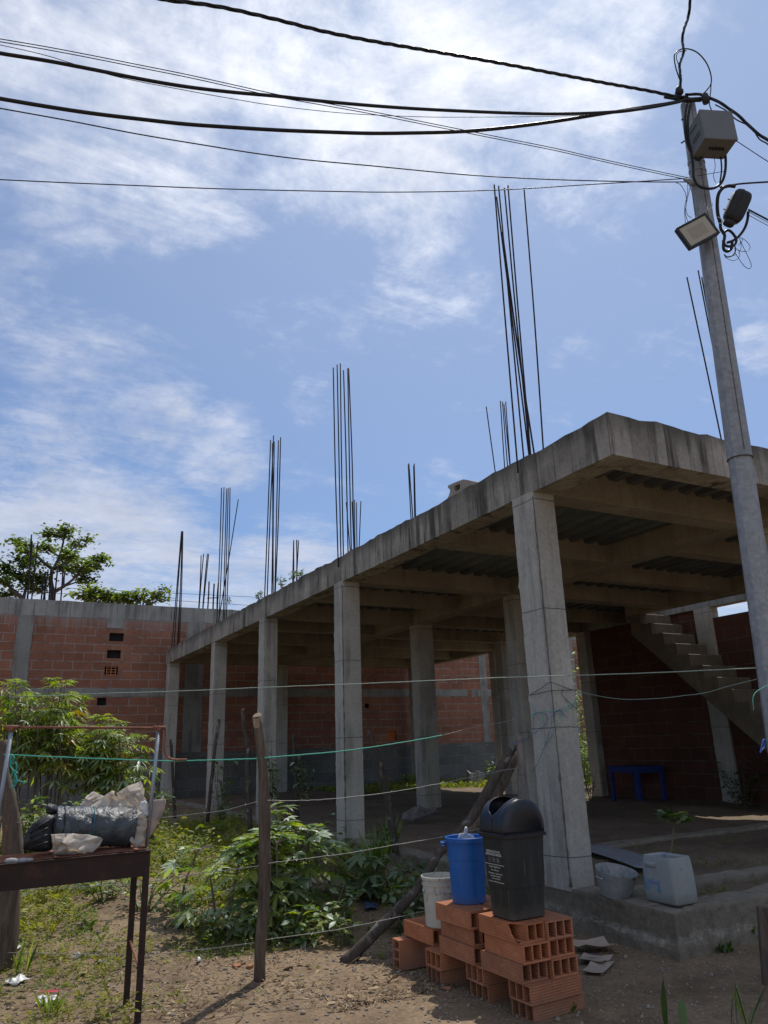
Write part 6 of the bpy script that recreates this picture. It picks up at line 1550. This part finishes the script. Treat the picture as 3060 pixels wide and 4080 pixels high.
loopc('cable_coil', 'tangle of black cable coils and thin loops below the splice closure', MAT['black'],
      [[(1130, 175), (1030, 165), (930, 200), (860, 300), (840, 450), (850, 620), (890, 760)], [(1340, 580), (1330, 700), (1290, 830), (1210, 950), (1100, 1040), (1000, 1080)], [(890, 760), (900, 860), (960, 960), (940, 1100), (950, 1190), (1010, 1220), (1070, 1170), (1080, 1060)], [(930, 940), (1010, 880), (1090, 930), (1150, 1040), (1100, 1130), (980, 1130), (930, 1040)], [(950, 1270), (1000, 1310), (1080, 1290), (1130, 1230), (1130, 1140)],
       [(1200, 990), (1290, 1040), (1360, 1120), (1365, 1180), (1310, 1220), (1220, 1215), (1150, 1180)], [(1190, 1000), (1260, 1150), (1350, 1330), (1390, 1450), (1350, 1500), (1270, 1450), (1190, 1340), (1130, 1250)], [(960, 1310), (1040, 1355), (1110, 1370), (1180, 1330), (1205, 1270), (1180, 1200), (1120, 1160)], [(1000, 1310), (1100, 1290), (1190, 1240), (1225, 1150), (1210, 1060)], [(1240, 1010), (1240, 1060), (1170, 1130)]],
      [.016, .013, .014, .012, .006, .0026, .0028, .0024, .0022, .0026], zB, ZC-.06)
loopc('cable_loop', 'round black cable loop standing above the pole head', MAT['black'], [[(890, 690), (860, 600), (845, 520), (850, 470), (905, 428), (985, 430), (1060, 470), (1125, 550), (1160, 640), (1165, 720), (1130, 780), (1075, 835)], [(880, 560), (862, 500), (880, 455), (950, 440)], [(1165, 720), (1160, 800), (1150, 900), (1170, 965)]], [.006, .004, .005], zA, ZD-.05)
loopc('drop_cable', 'black service cables dropping down the left side of the pole from its head', MAT['black'], [[(955, 900), (940, 1000), (938, 1120), (955, 1240), (1000, 1340), (1050, 1390), (1110, 1345)], [(985, 900), (962, 1050), (965, 1200), (990, 1330), (1008, 1450), (1015, 1550), (1060, 1620), (1170, 1640), (1250, 1595), (1285, 1500), (1290, 1375), (1275, 1290)], [(1240, 1600), (1255, 1480), (1250, 1390), (1235, 1290)]], [.012, .012, .007], zA, 6.62)
loopc('thin_leads', 'thin loose wires hanging from the bracket to the floodlight', MAT['black'], [[(860, 1590), (900, 1610), (940, 1680), (950, 1760), (940, 1850), (965, 1940)], [(960, 1580), (960, 1680), (935, 1800), (938, 1900), (945, 1945)], [(965, 1590), (1000, 1680), (1015, 1780), (1030, 1870)], [(990, 1600), (965, 1700), (945, 1800), (960, 1870), (995, 1895)], [(1190, 1360), (1200, 1450), (1185, 1530), (1205, 1590)], [(1040, 1530), (1130, 1515), (1280, 1490)]], [.0026]*6, zA, 6.6)
loopc('white_lead', 'short white lamp wire on the pole face', MAT['bagwhite'], [[(770, 440), (750, 510), (700, 540), (675, 510), (690, 490), (680, 540), (720, 590)], [(850, 660), (920, 710), (920, 760), (860, 765)]], [.003, .003], zB, 6.5)
# overhead lines: depth runs from the pole to a far end, straight in plan
def wire(name, label, pix, zfar, r, m=None, dz0=ZD, n=6, twist=0, pair=0):
    pix = [(a*1.8445, b*1.8445) for a, b in pix]
    xa, xb = pix[-1][0], pix[0][0]; d0 = 1/dz0; d1 = 1/(on(*pix[0], 2, zfar)-CAM).dot(FW) if zfar else 1/8.
    pts = spline([depth(x, y, 1/(d0+(d1-d0)*(x-xa)/(xb-xa))) for x, y in pix], 10); mb = MB()
    if twist:
        L = 0; st = [[] for _ in range(3)]
        for i, p in enumerate(pts):
            if i: L += (p-pts[i-1]).length
            d = (pts[min(i+1, len(pts)-1)]-pts[max(i-1, 0)]).normalized(); a = d.cross(Vector((0, 0, 1))).normalized(); b = d.cross(a)
            for s_ in range(3): q = L*twist+s_*2.094; st[s_].append(p+(a*math.cos(q)+b*math.sin(q))*r*.62)
        for l in st: mb.tube(l, r*.62, 6)
    elif pair:
        for o_ in (-pair, pair): mb.tube([p+Vector((0, 0, o_)) for p in pts], r, n)
    else: mb.tube(pts, r, n)
    return solid(name, mb, m or MAT['black'], label, 'cable', 'overhead cables meeting at the utility pole', smooth=True)
def ext(p0, p1, k): return [(p0[0]+(p0[0]-p1[0])*k, p0[1]+(p0[1]-p1[1])*k)]
wire('overhead_cable', 'topmost twisted cable, leaving the photo at the top edge', [(330, -8), (360, 0), (430, 8), (500, 20), (600, 43), (700, 68), (800, 88), (900, 105), (1000, 122), (1100, 140), (1200, 159), (1300, 178), (1400, 196), (1458, 208), (1485, 210)], 6.5, .0125, twist=16)
wire('overhead_cable', 'thick black cable, upper of the two thickest, flat near the pole', [(-30, 106), (0, 115), (100, 131), (200, 150), (300, 170), (400, 187), (500, 199), (600, 208), (700, 219), (800, 228), (900, 235), (1000, 240), (1100, 244), (1200, 246), (1300, 243), (1380, 236), (1458, 222), (1488, 212)], 6.2, .0145)
wire('overhead_cable', 'thickest black cable, sagging lowest between left edge and pole head', [(-30, 207), (0, 213), (100, 230), (200, 245), (300, 257), (400, 268), (500, 275), (600, 281), (700, 285), (800, 288), (900, 287), (1000, 284), (1100, 275), (1200, 262), (1300, 246), (1400, 230), (1458, 221), (1488, 213)], 6.2, .0165)
wire('overhead_cable', 'double thin line crossing both thick cables down to the bracket', [(-30, 81), (0, 87), (100, 104), (200, 123), (300, 143), (400, 163), (500, 185), (600, 207), (700, 225), (800, 243), (900, 263), (1000, 283), (1100, 303), (1200, 323), (1300, 346), (1400, 368), (1490, 387)], 6.2, .0036, pair=.012, dz0=6.8)
wire('overhead_cable', 'very thin faint line just below the upper thick cable', [(-30, 90), (0, 97), (100, 120), (250, 165), (400, 195), (500, 213), (600, 229), (750, 245), (900, 252), (1000, 253), (1200, 251), (1340, 244), (1440, 228)], 6.2, .0028)
wire('overhead_cable', 'single thin line sagging from left edge to the bracket, upper of the low pair', [(-30, 229), (0, 234), (150, 261), (300, 290), (450, 315), (550, 331), (660, 345), (800, 358), (1000, 377), (1150, 386), (1300, 391), (1400, 393), (1488, 393)], 6.0, .0052, dz0=6.8)
wire('overhead_cable', 'lowest overhead line, almost level across the sky', [(-30, 387), (0, 388), (150, 395), (300, 401), (450, 407), (600, 411), (750, 414), (830, 415), (950, 414), (1060, 411), (1160, 406), (1250, 400), (1350, 394), (1488, 385)], 6.0, .0048, dz0=6.8)
wire('overhead_cable', 'twisted cable rising straight up from the pole head out of the photo', [(1494, -15), (1491, 0), (1487, 35), (1477, 65), (1474, 90), (1477, 112), (1468, 140), (1470, 165), (1470, 195)], 7.6, .011, twist=14)
wire('overhead_cable', 'thick cable running from the pole head down to the right edge', [(1700, 330), (1659, 303), (1630, 283), (1600, 254), (1565, 228), (1535, 212), (1510, 204), (1480, 204)], 6.6, .0115, twist=10)
wire('overhead_cable', 'thinner slack cable under the thick one at the right edge', [(1700, 345), (1659, 312), (1640, 300), (1622, 275), (1590, 258), (1570, 240), (1545, 226)], 6.5, .006)
wire('overhead_cable', 'thin line from the junction box latch to the right edge', [(1700, 372), (1659, 349), (1590, 304)], 6.5, .0038, dz0=6.7)
wire('overhead_cable', 'black line leaving level to the right edge above the splice closure', [(1700, 391), (1659, 393), (1600, 397), (1555, 404)], 6.5, .009, dz0=6.8)
wire('overhead_cable', 'thick line from the splice closure down to the right edge', [(1700, 497), (1659, 475), (1617, 453)], 6.2, .0085, dz0=6.7)
wire('overhead_cable', 'pair of thin lines below the thick one at the right edge', [(1700, 506), (1659, 484), (1615, 460)], 6.2, .0028, dz0=6.7, pair=.02)
# lines far away behind the garden wall
for a, lab in (([(0, 2331), (350, 2347), (700, 2364), (1010, 2379)], 'upper distant power line beyond the brick wall'), ([(0, 2350), (350, 2372), (700, 2393), (1010, 2413)], 'lower distant power line beyond the brick wall')):
    pts = [on(x, y, 1, 58) for x, y in a]; pts = [pts[0]+(pts[0]-pts[1])]+pts+[pts[-1]+(pts[-1]-pts[-2])*6]
    solid('distant_line', MB().tube(pts, .016, 5), MAT['black'], lab, 'cable', 'distant power lines')
